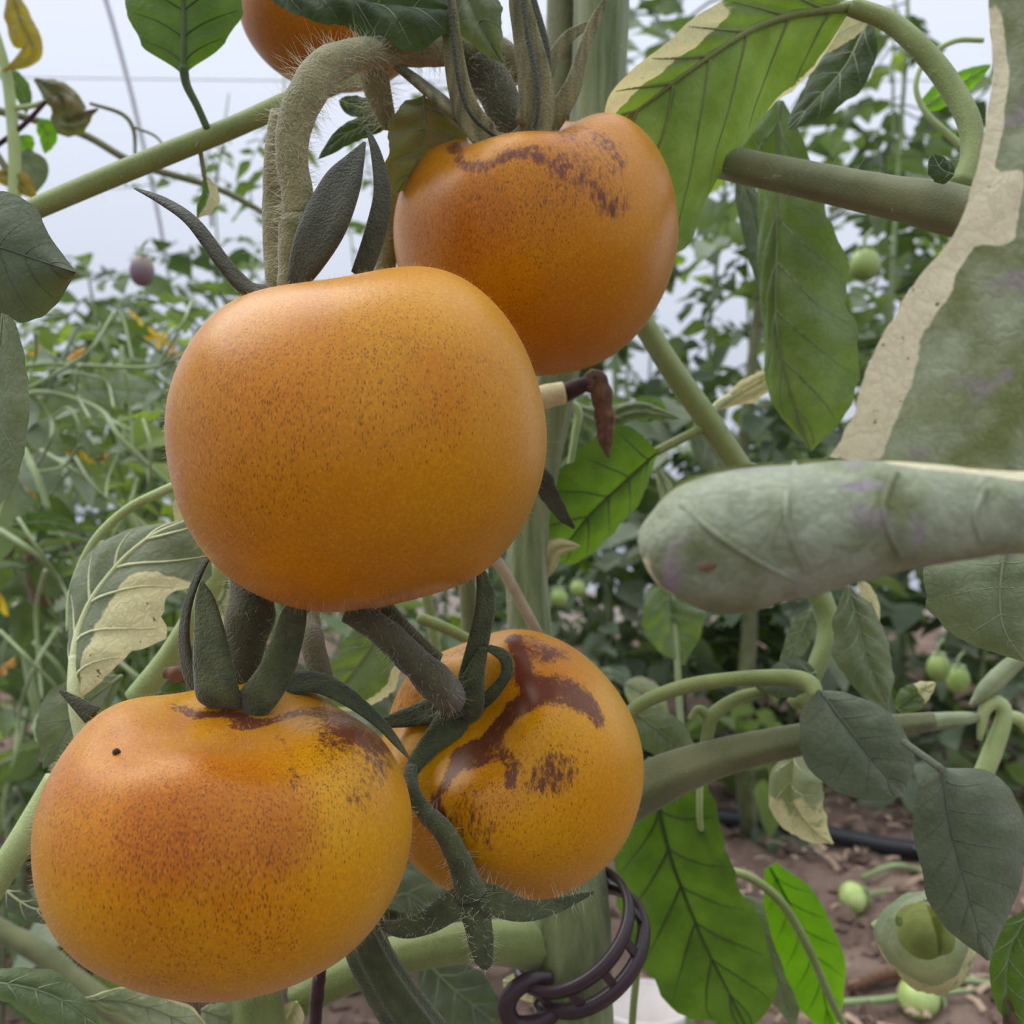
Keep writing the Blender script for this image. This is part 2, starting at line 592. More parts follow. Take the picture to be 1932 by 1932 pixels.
def build_soil():
    V, Fc = [], []
    xs = [-3.0 + 0.1 * i for i in range(20)] + [-1.0 + 0.0155 * i for i in range(168)] + [1.62 + 0.1 * i for i in range(25)]
    ys = [-2.0 + 0.2 * i for i in range(12)] + [0.42 + 0.0155 * i for i in range(130)] + [2.45 + 0.12 * i for i in range(28)]
    for y in ys:
        for x in xs:
            V.append((x, y, soil_h(x, y)))
    nx = len(xs)
    for j in range(len(ys) - 1):
        for i in range(nx - 1):
            Fc.append((j * nx + i, j * nx + i + 1, (j + 1) * nx + i + 1, (j + 1) * nx + i))
    o = obj('floor', V, Fc, SOIL)
    tag(o, 'loose brown garden soil between the tomato rows', 'soil', kind='structure')
    # crumbs and clods lying loose
    V, Fc = [], []
    rnd = random.Random(3)
    for k in range(2600):
        y = 0.75 + 1.5 * rnd.random() ** 1.3
        x = rnd.uniform(-0.65, 0.65) * y + rnd.uniform(-0.05, 0.05)
        r = rnd.choice((0.003, 0.004, 0.005, 0.007, 0.011, 0.016)) * rnd.uniform(0.7, 1.2)
        c = Vector((x, y, soil_h(x, y) + r * 0.3))
        k0 = len(V)
        for a in range(6):
            d = [Vector((1, 0, 0)), Vector((-1, 0, 0)), Vector((0, 1, 0)), Vector((0, -1, 0)), Vector((0, 0, 1)), Vector((0, 0, -1))][a]
            V.append(c + d * r * rnd.uniform(0.6, 1.2) + Vector((rnd.uniform(-.3, .3), rnd.uniform(-.3, .3), 0)) * r)
        for f in ((0, 2, 4), (2, 1, 4), (1, 3, 4), (3, 0, 4), (2, 0, 5), (1, 2, 5), (3, 1, 5), (0, 3, 5)):
            Fc.append(tuple(k0 + q for q in f))
    cl = obj('soil_clods', V, Fc, SOIL, o, smooth_=False)
    tag(cl, kind='stuff')
    # straw and dead leaf scraps
    V, Fc = [], []
    for k in range(700):
        y = 0.8 + 1.3 * rnd.random() ** 1.2
        x = rnd.uniform(-0.6, 0.62) * y
        if rnd.random() < 0.7:
            x = rnd.uniform(0.18, 0.6) * y
        L = rnd.uniform(0.008, 0.034); wd = rnd.uniform(0.0008, 0.0034)
        a = rnd.uniform(0, 3.14)
        c = Vector((x, y, soil_h(x, y) + 0.008 + rnd.uniform(0, 0.01)))
        d = Vector((math.cos(a), math.sin(a), rnd.uniform(-.25, .25))); s = Vector((-math.sin(a), math.cos(a), rnd.uniform(-.5, .5)))
        k0 = len(V)
        for q in (-1, 0, 1):
            z = Vector((0, 0, 0.003 * (1 - q * q)))
            V += [c + d * L * q * .5 - s * wd + z, c + d * L * q * .5 + z + Vector((0, 0, wd * .5)), c + d * L * q * .5 + s * wd + z]
        for q in (0, 3):
            Fc += [(k0 + q, k0 + q + 1, k0 + q + 4, k0 + q + 3), (k0 + q + 1, k0 + q + 2, k0 + q + 5, k0 + q + 4)]
    st = obj('straw_litter', V, Fc, stemmat('straw', C(178, 156, 130), C(132, 106, 88), 0.8, scale=20), o)
    tag(st, kind='stuff')
    return o
build_soil()

def build_tunnel():
    # polythene tunnel: an arched film over steel hoops, its length running left to right
    R, HT, y0 = 3.6, 2.9, 0.3
    V, Fc = [], []
    na, nx = 48, 14
    for i in range(nx + 1):
        x = -9 + 18 * i / nx
        for k in range(na + 1):
            a = math.pi * k / na
            V.append((x, y0 + R * math.cos(a), 0.0 + HT * math.sin(a) ** 0.85))
    for i in range(nx):
        for k in range(na):
            a = i * (na + 1) + k
            Fc.append((a, a + 1, a + na + 2, a + na + 1))
    o = obj('ceiling', V, Fc, FILM)
    tag(o, 'milky white polythene film arching over the tunnel', 'plastic film', kind='structure')
    steel = plain('hoop_steel', C(214, 218, 226), 0.4)
    for i, x in enumerate((-4.6, -2.9, -1.2, 0.5, 2.2, 3.9)):
        path = [(x, y0 + (R - 0.04) * math.cos(math.pi * k / 24), max(0.0, (HT - 0.04) * math.sin(math.pi * k / 24) ** 0.85), 0.007) for k in range(25)]
        h = tube('trim_%d' % (i + 1), path, steel, None, n=49, seg=8, world=True)
        tag(h, 'thin grey steel hoop carrying the tunnel film', 'hoop', 'tunnel hoops', 'structure')
    for i, (ya, za) in enumerate(((3.1, 1.75), (2.3, 2.35))):
        h = tube('trim_%d' % (i + 7), [(-9, ya, za + 0.25, 0.0025), (0, ya, za, 0.0025), (9, ya, za + 0.2, 0.0025)], steel, None, n=20, seg=6, world=True)
        tag(h, 'thin support wire strung along the tunnel', 'wire', 'tunnel wires', 'structure')
build_tunnel()

# ------------------------------------------------------------------ tomatoes
def tommat(key, yellow, orange, red, speck_scale=900, rough=0.33):
    m, n, l, b = newmat('tomato_' + key)
    co = objco(n)
    att = lambda k: nd(n, 'ShaderNodeAttribute', attribute_name=k).outputs['Fac']
    red_a, pur_a, spk_a, ora_a = att('red'), att('purple'), att('speck'), att('orange')
    nz = noise_n(n, l, 55, 3, 0.5, co)
    of = ma(n, l, 'ADD', ora_a, ma(n, l, 'MULTIPLY', ma(n, l, 'SUBTRACT', nz, 0.5), 0.6), clamp=True)
    col = mixc(n, l, of, yellow, orange)
    rf = ma(n, l, 'ADD', red_a, ma(n, l, 'MULTIPLY', ma(n, l, 'SUBTRACT', noise_n(n, l, 130, 3, 0.6, co), 0.5), 0.35), clamp=True)
    col = mixc(n, l, ma(n, l, 'MULTIPLY', rf, 0.9), col, red)
    gr = noise_n(n, l, 1300, 2, 0.7, co)
    col = mixc(n, l, mrange(n, l, gr, 0.4, 0.75, 0.0, 0.28), col, C(120, 60, 8))
    col = mixc(n, l, mrange(n, l, gr, 0.45, 0.25, 0.0, 0.22), col, C(226, 170, 40))
    # streaky dark specks running along the meridians
    mp = n.new('ShaderNodeMapping'); mp.inputs['Scale'].default_value = (1, 1, 0.34)
    mp.inputs['Rotation'].default_value = (0, 0.4, 0)
    l.new(co, mp.inputs[0])
    for sc, thr in ((speck_scale * 1.2, 0.44), (speck_scale * 0.85, 0.36)):
        vo = n.new('ShaderNodeTexVoronoi'); vo.inputs['Scale'].default_value = sc
        l.new(mp.outputs[0], vo.inputs['Vector'])
        sepc = n.new('ShaderNodeSeparateColor'); l.new(vo.outputs['Color'], sepc.inputs[0])
        dens = ma(n, l, 'ADD', ma(n, l, 'MULTIPLY_ADD', spk_a, 1.5, 0.08), ma(n, l, 'MULTIPLY', ma(n, l, 'SUBTRACT', noise_n(n, l, 90, 3, 0.6, co), 0.5), 0.7))
        keep = ma(n, l, 'LESS_THAN', sepc.outputs[0], dens)
        dot = mrange(n, l, vo.outputs['Distance'], thr, thr * 0.55)
        col = mixc(n, l, ma(n, l, 'MULTIPLY', ma(n, l, 'MULTIPLY', dot, keep), 0.6), col, C(94, 36, 14))
    # pale flecks of fuzz
    vo = n.new('ShaderNodeTexVoronoi'); vo.inputs['Scale'].default_value = speck_scale * 1.1
    l.new(mp.outputs[0], vo.inputs['Vector'])
    sepc = n.new('ShaderNodeSeparateColor'); l.new(vo.outputs['Color'], sepc.inputs[0])
    col = mixc(n, l, ma(n, l, 'MULTIPLY', ma(n, l, 'MULTIPLY', mrange(n, l, vo.outputs['Distance'], 0.45, 0.2), ma(n, l, 'LESS_THAN', sepc.outputs[1], 0.25)), 0.13), col, C(250, 205, 110))
    # purple-black blotches, broken up at their rims
    pn = ma(n, l, 'SUBTRACT', noise_n(n, l, 900, 4, 0.8, mp.outputs[0]), 0.5)
    pn2 = ma(n, l, 'SUBTRACT', noise_n(n, l, 70, 3, 0.6, co), 0.5)
    pf = ma(n, l, 'ADD', pur_a, ma(n, l, 'ADD', ma(n, l, 'MULTIPLY', pn, 1.7), ma(n, l, 'MULTIPLY', pn2, 1.0)))
    col = mixc(n, l, ma(n, l, 'MULTIPLY', mrange(n, l, pf, 0.36, 0.70), 0.88), col, C(78, 24, 34))
    l.new(col, b.inputs['Base Color'])
    b.inputs['Roughness'].default_value = rough
    b.inputs['Specular IOR Level'].default_value = 0.42
    b.inputs['Specular Tint'].default_value = (1.0, 0.86, 0.66, 1)
    b.inputs['Sheen Weight'].default_value = 0.07
    b.inputs['Sheen Tint'].default_value = (1.0, 0.9, 0.75, 1)
    b.inputs['Sheen Roughness'].default_value = 0.45
    fz = noise_n(n, l, 2600, 2, 0.6, co)
    fz2 = noise_n(n, l, 60, 2, 0.5, co)
    bump(n, l, ma(n, l, 'ADD', ma(n, l, 'MULTIPLY', fz, 0.12), ma(n, l, 'MULTIPLY', fz2, 0.8)), 0.25, 0.0015, b)
    return m

def dseg(px, py, a, b):
    ax, ay = a[:2]; bx, by = b[:2]
    dx, dy = bx - ax, by - ay
    t = ((px - ax) * dx + (py - ay) * dy) / (dx * dx + dy * dy + 1e-9)
    t = max(0, min(1, t))
    return math.hypot(px - ax - t * dx, py - ay - t * dy), t

def paint(px, py, marks):
    """pigment marks: (strength, [(x, y, radius), ...]) soft strokes on the facing skin"""
    v = 0.0
    for s, pts in marks:
        if len(pts) == 1:
            x, y, r = pts[0]
            q = math.hypot(px - x, py - y) / r
            v = max(v, s * (1 - smooth(0.1, 1.0, q)))
        else:
            for a, b in zip(pts, pts[1:]):
                dd, t = dseg(px, py, a, b)
                r = a[2] * (1 - t) + b[2] * t
                v = max(v, s * (1 - smooth(0.25, 1.05, dd / r)))
    return v

def tomato_body(parent, mat, bbox, depth, axis, dimple=0.22, dw=0.42, lobes=5, lamp=0.03, square=0.9, flat=0.86, twist=0.0, marks=None, seed=0, narrow=0.0):
    nl, nm = 150, 110
    ax = Vector(axis).normalized()
    rot = Vector((0, 0, 1)).rotation_difference(ax).to_matrix()
    V = []
    for j in range(nm + 1):
        ph = math.pi * j / nm
        for i in range(nl):
            th = 2 * math.pi * i / nl
            s = math.sin(ph); c = math.cos(ph)
            sx = (abs(s) ** square) * (1 if s >= 0 else -1)
            z = flat * (abs(c) ** 0.95) * (1 if c >= 0 else -1)
            r = sx
            r *= 1 - narrow * max(0, -c)
            top = smooth(-0.2, 0.9, c)
            r *= 1 + lamp * top * math.cos(lobes * th + twist) + 0.012 * math.cos(3 * th + seed)
            z += lamp * 1.1 * math.exp(-((ph - 0.65) / 0.35) ** 2) * math.cos(lobes * th + twist)
            z -= dimple * math.exp(-(ph / dw) ** 2)
            z += 0.05 * math.exp(-((math.pi - ph) / 0.25) ** 2)
            p = Vector((r * math.cos(th), r * math.sin(th), z))
            p *= 1 + 0.018 * noise.noise(p * 1.6 + Vector((seed, seed * 2, 0)))
            V.append(rot @ p)
    # fit to the outline measured in the photograph at this depth
    cx, cy = (bbox[0] + bbox[2]) / 2, (bbox[1] + bbox[3]) / 2
    c0 = P(cx, cy, depth)
    sx = (bbox[2] - bbox[0]) / 2 / F * depth
    sz = (bbox[3] - bbox[1]) / 2 / F * depth
    off = Vector((0, 0, 0))
    for it in range(14):
        W = [c0 + off + Vector((v.x * sx, v.y * (sx + sz) / 2, v.z * sz)) for v in V]
        pr = [proj(v) for v in W]
        x0 = min(p[0] for p in pr); x1 = max(p[0] for p in pr); y0 = min(p[1] for p in pr); y1 = max(p[1] for p in pr)
        sx *= (bbox[2] - bbox[0]) / (x1 - x0)
        sz *= (bbox[3] - bbox[1]) / (y1 - y0)
        off += Vector(((cx - (x0 + x1) / 2) / F * depth, 0, -(cy - (y0 + y1) / 2) / F * depth))
    Fc = []
    for j in range(nm):
        for i in range(nl):
            i2 = (i + 1) % nl
            Fc.append((j * nl + i, (j + 1) * nl + i, (j + 1) * nl + i2, j * nl + i2))
    A = {'red': [], 'purple': [], 'speck': [], 'orange': []}
    mk = marks or {}
    ctr = c0 + off
    for v, (x, y) in zip(W, pr):
        facing = (v - ctr).normalized().dot((Vector((0, 0, H)) - v).normalized())
        k = smooth(-0.25, 0.1, facing)
        jx = x + 26 * N3(v, 90); jy = y + 26 * N3(v + Vector((3, 1, 0)), 90)
        for key in A:
            dflt = mk.get(key + '0', 0.0)
            A[key].append(dflt * (1 - k) + k * (dflt + paint(jx, jy, mk.get(key, [])) * (1 - max(dflt, 0))))
    o = obj('body', W, Fc, mat, parent, attrs=A)
    bv = BVHTree.FromPolygons(W, Fc)
    return o, bv, ctr

def hit(bv, px, py, default, lift=0.0):
    d = P(px, py, 1.0) - Vector((0, 0, H))
    d.normalize()
    loc, nrm, idx, dist = bv.ray_cast(Vector((0, 0, H)), d)
    if loc is None: return default
    return loc.y - lift

def fuzz(parent, body, bv, count, seed, L=0.0011):
    rnd = random.Random(seed)
    me = body.data
    V, Fc = [], []
    polys = me.polygons
    for _ in range(count):
        p = polys[rnd.randrange(len(polys))]
        c = p.center; nrm = p.normal
        vd = (Vector((0, 0, H)) - c).normalized()
        if nrm.dot(vd) > 0.35 and rnd.random() < 0.88: continue
        if nrm.dot(vd) < -0.4: continue
        dr = (nrm + Vector((rnd.uniform(-1, 1), rnd.uniform(-1, 1), rnd.uniform(-1, 1))) * 0.45).normalized()
        onehair(V, Fc, c.copy(), dr, Vector((0, 0, -0.3)), L * rnd.uniform(0.5, 1.3), 0.00002, ns=2)
    o = obj('fuzz', V, Fc, hairmat('fuzz', C(226, 196, 140)), parent)
    tag(o, kind='stuff')

Y = C(206, 148, 2); OR = C(196, 118, 0); RD = C(168, 90, 22)
TM1 = tommat('a', Y, OR, RD, 2300)
TM2 = tommat('b', C(202, 140, 2), C(190, 116, 0), C(160, 74, 18), 2300)
TM3 = tommat('c', C(212, 158, 2), C(202, 124, 0), C(164, 70, 14), 2100)
TM4 = tommat('d', C(214, 156, 2), C(204, 132, 0), C(172, 84, 20), 2100)

# --- the big one in the middle
T1 = thing('tomato', P(530, 540, 0.228), 'large golden orange tomato in the middle, its calyx standing up behind the top', 'tomato', 'ripening tomatoes in the cluster')
b1, bv1, c1 = tomato_body(T1, TM1, (310, 502, 1032, 1155), 0.22, (-0.22, 0.14, 0.94), dimple=0.20, dw=0.40, lobes=3, lamp=0.03, flat=0.90, twist=1.0, seed=1,
    marks={'speck0': -0.16, 'speck': [(0.5, [(480, 760, 330)]), (0.42, [(700, 690, 300)]), (0.3, [(830, 760, 220)]), (0.3, [(450, 950, 220)])],
           'red': [(0.5, [(590, 585, 100)]), (0.28, [(440, 640, 230)]), (0.25, [(360, 860, 150), (440, 1000, 120)]), (0.2, [(640, 620, 260)]), (0.12, [(600, 1080, 150), (800, 1120, 120)])],
           'orange0': 0.4, 'orange': [(0.95, [(500, 780, 300)]), (0.8, [(830, 740, 140)]), (0.7, [(600, 900, 300)])]})
fuzz(T1, b1, bv1, 5200, 1)
UP = (0, -1, 0.2)
tube('sepal', [(515, 552, .228, 40), (470, 545, .224, 50), (425, 500, .222, 40), (365, 420, .222, 34), (310, 380, .224, 28), (255, 355, .226, 8)], SEPALD, T1, flat=.45, hint=(0.4, -0.6, .7), crease=.15)
tube('sepal', [(555, 540, .234, 40), (580, 485, .230, 78), (612, 420, .229, 96), (645, 345, .230, 80), (670, 300, .231, 40), (688, 268, .232, 6)], SEPALD, T1, flat=.40, hint=(-0.25, -0.9, 0), crease=.25)
tube('sepal', [(680, 520, .238, 40), (705, 450, .238, 44), (722, 370, .239, 40), (710, 290, .240, 24), (690, 235, .241, 5)], SEPALD, T1, flat=.4, hint=(0.6, -0.8, 0), crease=.2)
ped1 = tube('pedicel', [(562, 408, .237, 58), (562, 425, .237, 72), (556, 445, .237, 66), (558, 490, .237, 62), (552, 545, .238, 56)], HAIRY, T1, bumpy=.12)
hairs(T1, [ped1], 160, .003, seed=11)

# --- upper right
T2 = thing('tomato', P(970, 275, 0.262), 'orange tomato at the upper right with long withered grey sepals standing straight up', 'tomato', 'ripening tomatoes in the cluster')
b2, bv2, c2 = tomato_body(T2, TM2, (742, 212, 1280, 710), 0.28, (-0.16, -0.40, 0.90), dimple=0.26, dw=0.42, lobes=4, lamp=0.025, flat=0.92, twist=0.6, seed=4, narrow=.05,
    marks={'speck0': -0.2, 'speck': [(0.55, [(850, 420, 200)]), (0.5, [(1000, 380, 230)]), (0.25, [(950, 560, 200)])],
           'purple': [(0.62, [(860, 285, 20), (880, 308, 26), (930, 290, 18), (985, 288, 16)]), (0.62, [(1000, 290, 24), (1060, 308, 40)]), (0.52, [(1060, 310, 70), (1130, 330, 80), (1150, 370, 70)]), (0.48, [(1080, 250, 60), (1150, 300, 70)]), (0.42, [(940, 395, 60)]), (0.34, [(900, 360, 60), (1050, 380, 70)])],
           'red': [(0.5, [(880, 390, 160)]), (0.45, [(1080, 320, 170)]), (0.4, [(800, 420, 90)]), (0.3, [(1150, 240, 90)])],
           'orange0': 0.55, 'orange': [(0.9, [(1100, 600, 250)]), (0.8, [(900, 450, 200)])]})
fuzz(T2, b2, bv2, 3800, 2)
tube('sepal', [(985, 268, .262, 46), (930, 262, .258, 60), (890, 225, .257, 54), (868, 170, .257, 46), (855, 95, .257, 40), (846, 10, .257, 32), (836, -60, .257, 20)], SEPALT, T2, flat=.35, hint=(-0.3, -0.85, .4), crease=.4)
tube('sepal', [(955, 275, .262, 40), (995, 255, .257, 72), (1012, 210, .256, 72), (1008, 140, .256, 66), (992, 60, .257, 52), (980, 0, .257, 42), (975, -60, .258, 20)], SEPALT, T2, flat=.3, hint=(0.1, -1, .1), crease=.6)
tube('sepal', [(1030, 215, .272, 30), (1022, 165, .272, 40), (1018, 90, .272, 44), (1000, 10, .272, 36), (990, -50, .272, 18)], SEPALD, T2, flat=.3, hint=(0.4, -1, .1), crease=.3)
tube('sepal', [(1020, 262, .268, 40), (1048, 218, .266, 44), (1080, 165, .266, 36), (1100, 100, .267, 26), (1122, 40, .268, 22), (1146, -5, .268, 10)], SEPALT, T2, flat=.4, hint=(0.5, -0.8, .2), crease=.4)
tube('sepal', [(905, 250, .262, 36), (860, 212, .260, 42), (810, 170, .260, 38), (765, 135, .261, 30), (735, 117, .262, 22), (714, 122, .262, 16), (724, 150, .263, 8)], SEPALT, T2, flat=.45, hint=(0.3, -0.7, .7), crease=.3)
tube('sepal', [(1028, 175, .280, 22), (1040, 120, .281, 26), (1070, 72, .282, 24), (1110, 45, .283, 14)], SEPALT, T2, flat=.4, hint=(0.5, -0.8, .2), crease=.3)
for pth in ([(940, 262, .2565, 8), (893, 222, .2545, 9), (870, 170, .2545, 10), (857, 95, .2545, 10), (848, 10, .2545, 9), (838, -60, .2545, 8)], [(1000, 262, .2555, 9), (1014, 210, .2545, 12), (1010, 140, .2545, 14), (994, 60, .2555, 11), (981, -40, .256, 9)]):
    tube('crease', pth, SEPALD, T2, seg=6)
ped2 = tube('pedicel', [(905, 120, .275, 76), (930, 160, .274, 74), (955, 215, .273, 70), (975, 265, .273, 60)], HAIRD, T2, bumpy=.1)
hairs(T2, [ped2], 420, .0035, seed=12)

# --- lower left
T3 = thing('tomato', P(440, 1335, 0.195), 'largest front tomato at the lower left, orange flecked with maroon, green calyx on top', 'tomato', 'ripening tomatoes in the cluster')
b3, bv3, c3 = tomato_body(T3, TM3, (58, 1278, 778, 1892), 0.21, (0.06, -0.20, 0.96), dimple=0.22, dw=0.45, lobes=4, lamp=0.028, flat=0.84, twist=0.4, seed=7, square=.84,
    marks={'speck0': -0.16, 'speck': [(0.6, [(300, 1560, 330)]), (0.6, [(460, 1640, 260)]), (0.5, [(150, 1520, 160)]), (0.45, [(600, 1500, 200)]), (0.3, [(350, 1780, 260)])],
           'purple': [(0.6, [(330, 1325, 22), (370, 1345, 26)]), (0.7, [(380, 1350, 14), (470, 1354, 12), (580, 1340, 30), (650, 1350, 40), (720, 1400, 46)]), (0.5, [(640, 1370, 80), (710, 1430, 80), (690, 1500, 60)]), (0.5, [(515, 1395, 20), (548, 1480, 22)]), (0.38, [(640, 1440, 110)]), (0.34, [(600, 1370, 90)])],
           'red': [(0.7, [(310, 1560, 190), (430, 1530, 210), (500, 1560, 150)]), (0.6, [(150, 1480, 150)]), (0.6, [(330, 1360, 60)]), (0.55, [(230, 1400, 190)]), (0.5, [(450, 1440, 200)]), (0.45, [(130, 1600, 120)]), (0.4, [(430, 1640, 140)]), (0.25, [(300, 1800, 180)])],
           'orange0': 0.35, 'orange': [(0.9, [(280, 1600, 250)]), (0.7, [(500, 1700, 200)])]})
fuzz(T3, b3, bv3, 5600, 3)
fd = lambda x, y, df, lift=0.001: hit(bv3, x, y, df, lift)
d3 = fd(440, 1338, .19)
tube('sepal', [(450, 1338, d3 + .006, 40), (415, 1318, d3 - .001, 86), (402, 1260, d3 - .001, 84), (394, 1190, d3, 64), (386, 1130, d3 + .001, 40), (381, 1098, d3 + .001, 8)], SEPAL, T3, flat=.4, hint=(-0.25, -0.95, 0.1), crease=.2)
tube('sepal', [(440, 1342, d3 + .006, 40), (478, 1325, d3 - .001, 70), (518, 1272, d3, 68), (542, 1210, d3 + .001, 58), (556, 1160, d3 + .001, 50), (575, 1142, d3 + .001, 30), (600, 1136, d3 + .0005, 8)], SEPAL, T3, flat=.45, hint=(0.3, -0.9, 0.2), crease=.15)
tube('sepal', [(480, 1335, d3 + .008, 40), (540, 1296, d3 + .010, 58), (600, 1288, d3 + .010, 52), (660, 1318, d3 + .009, 40), (715, 1362, d3 + .010, 28), (750, 1402, d3 + .012, 20), (772, 1430, d3 + .014, 6)], SEPAL, T3, flat=.4, hint=(0.2, -0.6, 0.8), crease=.2)
tube('sepal', [(400, 1330, d3 + .012, 40), (362, 1275, d3 + .014, 46), (347, 1215, d3 + .014, 34), (352, 1150, d3 + .014, 26), (372, 1090, d3 + .014, 20), (398, 1042, d3 + .015, 12)], SEPALD, T3, flat=.5, hint=(-0.6, -0.7, 0.1), crease=.2)
tube('sepal', [(175, 1350, .232, 40), (150, 1330, .232, 28), (112, 1302, .232, 6)], SEPALD, T3, flat=.4, hint=(0, -0.7, .7))
ped3 = tube('pedicel', [(450, 1345, d3 + .014, 70), (448, 1290, d3 + .014, 74), (458, 1225, d3 + .015, 76), (470, 1165, d3 + .016, 92), (474, 1120, d3 + .018, 80), (465, 1060, d3 + .020, 64)], HAIRD, T3, bumpy=.1)
hairs(T3, [ped3], 300, .0028, seed=13)
# the sooty speck on its shoulder
dx, dy = 220, 1419
dd_ = fd(dx, dy, .18, 0.0003)
tube('dark_speck', [(dx - 7, dy, dd_, 8), (dx - 2, dy, dd_, 15), (dx + 3, dy, dd_, 14), (dx + 7, dy, dd_, 5)], DRYD, T3, n=8, seg=10)

# --- lower right, behind
T4 = thing('tomato', P(870, 1345, 0.238), 'yellow orange tomato at the lower right marked with a wavy maroon band', 'tomato', 'ripening tomatoes in the cluster')
b4, bv4, c4 = tomato_body(T4, TM4, (700, 1187, 1215, 1708), 0.265, (-0.42, -0.66, 0.56), dimple=0.30, dw=0.40, lobes=5, lamp=0.03, flat=0.92, twist=2.2, seed=9,
    marks={'speck0': -0.2, 'speck': [(0.5, [(930, 1520, 130)]), (0.4, [(1040, 1440, 150)]), (0.3, [(1050, 1560, 170)])],
           'purple': [(0.85, [(960, 1215, 30), (985, 1250, 34), (990, 1280, 36), (1030, 1305, 40), (1010, 1330, 30), (970, 1345, 22), (945, 1375, 20), (930, 1410, 26), (900, 1430, 30), (860, 1435, 24), (835, 1460, 22), (825, 1510, 24), (840, 1545, 26)]),
                      (0.75, [(1030, 1305, 46), (1090, 1330, 34), (1130, 1365, 26)]), (0.7, [(940, 1410, 36), (960, 1440, 30), (962, 1480, 20)]), (0.5, [(1000, 1220, 40), (1060, 1230, 36)]), (0.5, [(835, 1230, 26), (880, 1232, 26)]),
                      (0.46, [(860, 1530, 70), (905, 1575, 60)]), (0.42, [(900, 1500, 80)]), (0.45, [(1010, 1460, 50), (1060, 1470, 60), (1040, 1440, 50)]), (0.45, [(770, 1300, 40), (745, 1330, 40)])],
           'red': [(0.5, [(1010, 1250, 160)]), (0.4, [(780, 1280, 100)]), (0.35, [(920, 1500, 120)]), (0.2, [(1000, 1680, 160)])],
           'orange0': 0.3, 'orange': [(0.8, [(1060, 1260, 120)]), (0.5, [(1100, 1500, 150)])]})
fuzz(T4, b4, bv4, 4200, 4)
f4 = lambda x, y, df, lift=0.001: hit(bv4, x, y, df, lift)
d4 = f4(870, 1345, .235)
tube('sepal', [(865, 1340, d4, 36), (888, 1275, d4 - .003, 48), (905, 1200, d4 - .004, 42), (917, 1130, d4 - .004, 40), (905, 1070, d4 - .004, 16)], SEPAL, T4, flat=.45, hint=(0.3, -0.9, 0), crease=.2)
tube('sepal', [(868, 1352, d4, 40), (884, 1335, d4 - .004, 58), (892, 1285, d4 - .006, 46), (912, 1222, d4 - .006, 14)], SEPAL, T4, flat=.45, hint=(0.2, -0.95, 0.1), crease=.15)
tube('sepal', [(880, 1345, d4, 30), (925, 1315, d4 - .003, 34), (955, 1275, d4 - .004, 28), (952, 1240, d4 - .005, 26), (922, 1222, d4 - .006, 14)], SEPAL, T4, flat=.4, hint=(0.5, -0.8, 0), crease=.2)
tube('sepal', [(868, 1345, d4 - .001, 40), (820, 1340, f4(820, 1340, d4, .002), 54), (775, 1352, f4(775, 1352, d4, .002), 42), (718, 1365, f4(718, 1365, d4, .002), 20)], SEPAL, T4, flat=.35, hint=(0, -0.8, 0.5), crease=.25)
tube('sepal', [(868, 1345, d4 - .001, 50), (850, 1365, f4(850, 1365, d4, .0025), 64), (812, 1405, f4(812, 1405, d4, .0025), 44), (785, 1440, f4(785, 1440, d4, .003), 34), (776, 1462, f4(776, 1462, d4, .003), 22)], SEPAL, T4, flat=.4, hint=(0, -0.9, 0.3), crease=.2)
ped4 = tube('pedicel', [(660, 1150, .222, 54), (720, 1190, .224, 56), (780, 1245, .228, 60), (822, 1287, .231, 70), (850, 1315, d4 - .004, 66), (868, 1342, d4 - .001, 44)], HAIRD, T4, bumpy=.12)
hairs(T4, [ped4], 220, .003, seed=14)

# --- the one at the top left, mostly above the frame
T5 = thing('tomato', P(600, -60, 0.33), 'orange tomato cut by the top edge, hanging behind the hairy stalk', 'tomato', 'ripening tomatoes in the cluster')
b5, bv5, c5 = tomato_body(T5, TM2, (448, -170, 812, 176), 0.34, (0.1, 0.1, 0.95), dimple=0.2, flat=.92, seed=12, marks={'orange0': .8, 'red0': .35, 'speck0': .12})
tube('sepal', [(640, -140, .335, 30), (700, -175, .33, 34), (760, -160, .325, 20), (800, -120, .325, 6)], SEPAL, T5, flat=.4)
tube('pedicel', [(632, -125, .34, 40), (650, -190, .34, 40), (700, -240, .34, 40)], HAIRD, T5)

# ------------------------------------------------------------------ the tomato plant in front
PL = thing('tomato_plant', P(1075, 966, .33) * 1.0, 'tomato plant carrying the orange fruit, thick ridged green stem and variegated leaves', 'plant')
PL.location.z = 0.0
PL.location.x = 0.02

def cedge(side=None, a=0.55, k=1.0):
    """cream along one margin ('L', 'R') or both"""
    def f(u, v):
        if side == 'L' and u > 0: return 0
        if side == 'R' and u < 0: return 0
        return k * smooth(a, a + 0.35, abs(u))
    return f

def ctip(v0=.5, k=1.0):
    return lambda u, v: k * smooth(v0, v0 + .25, v)

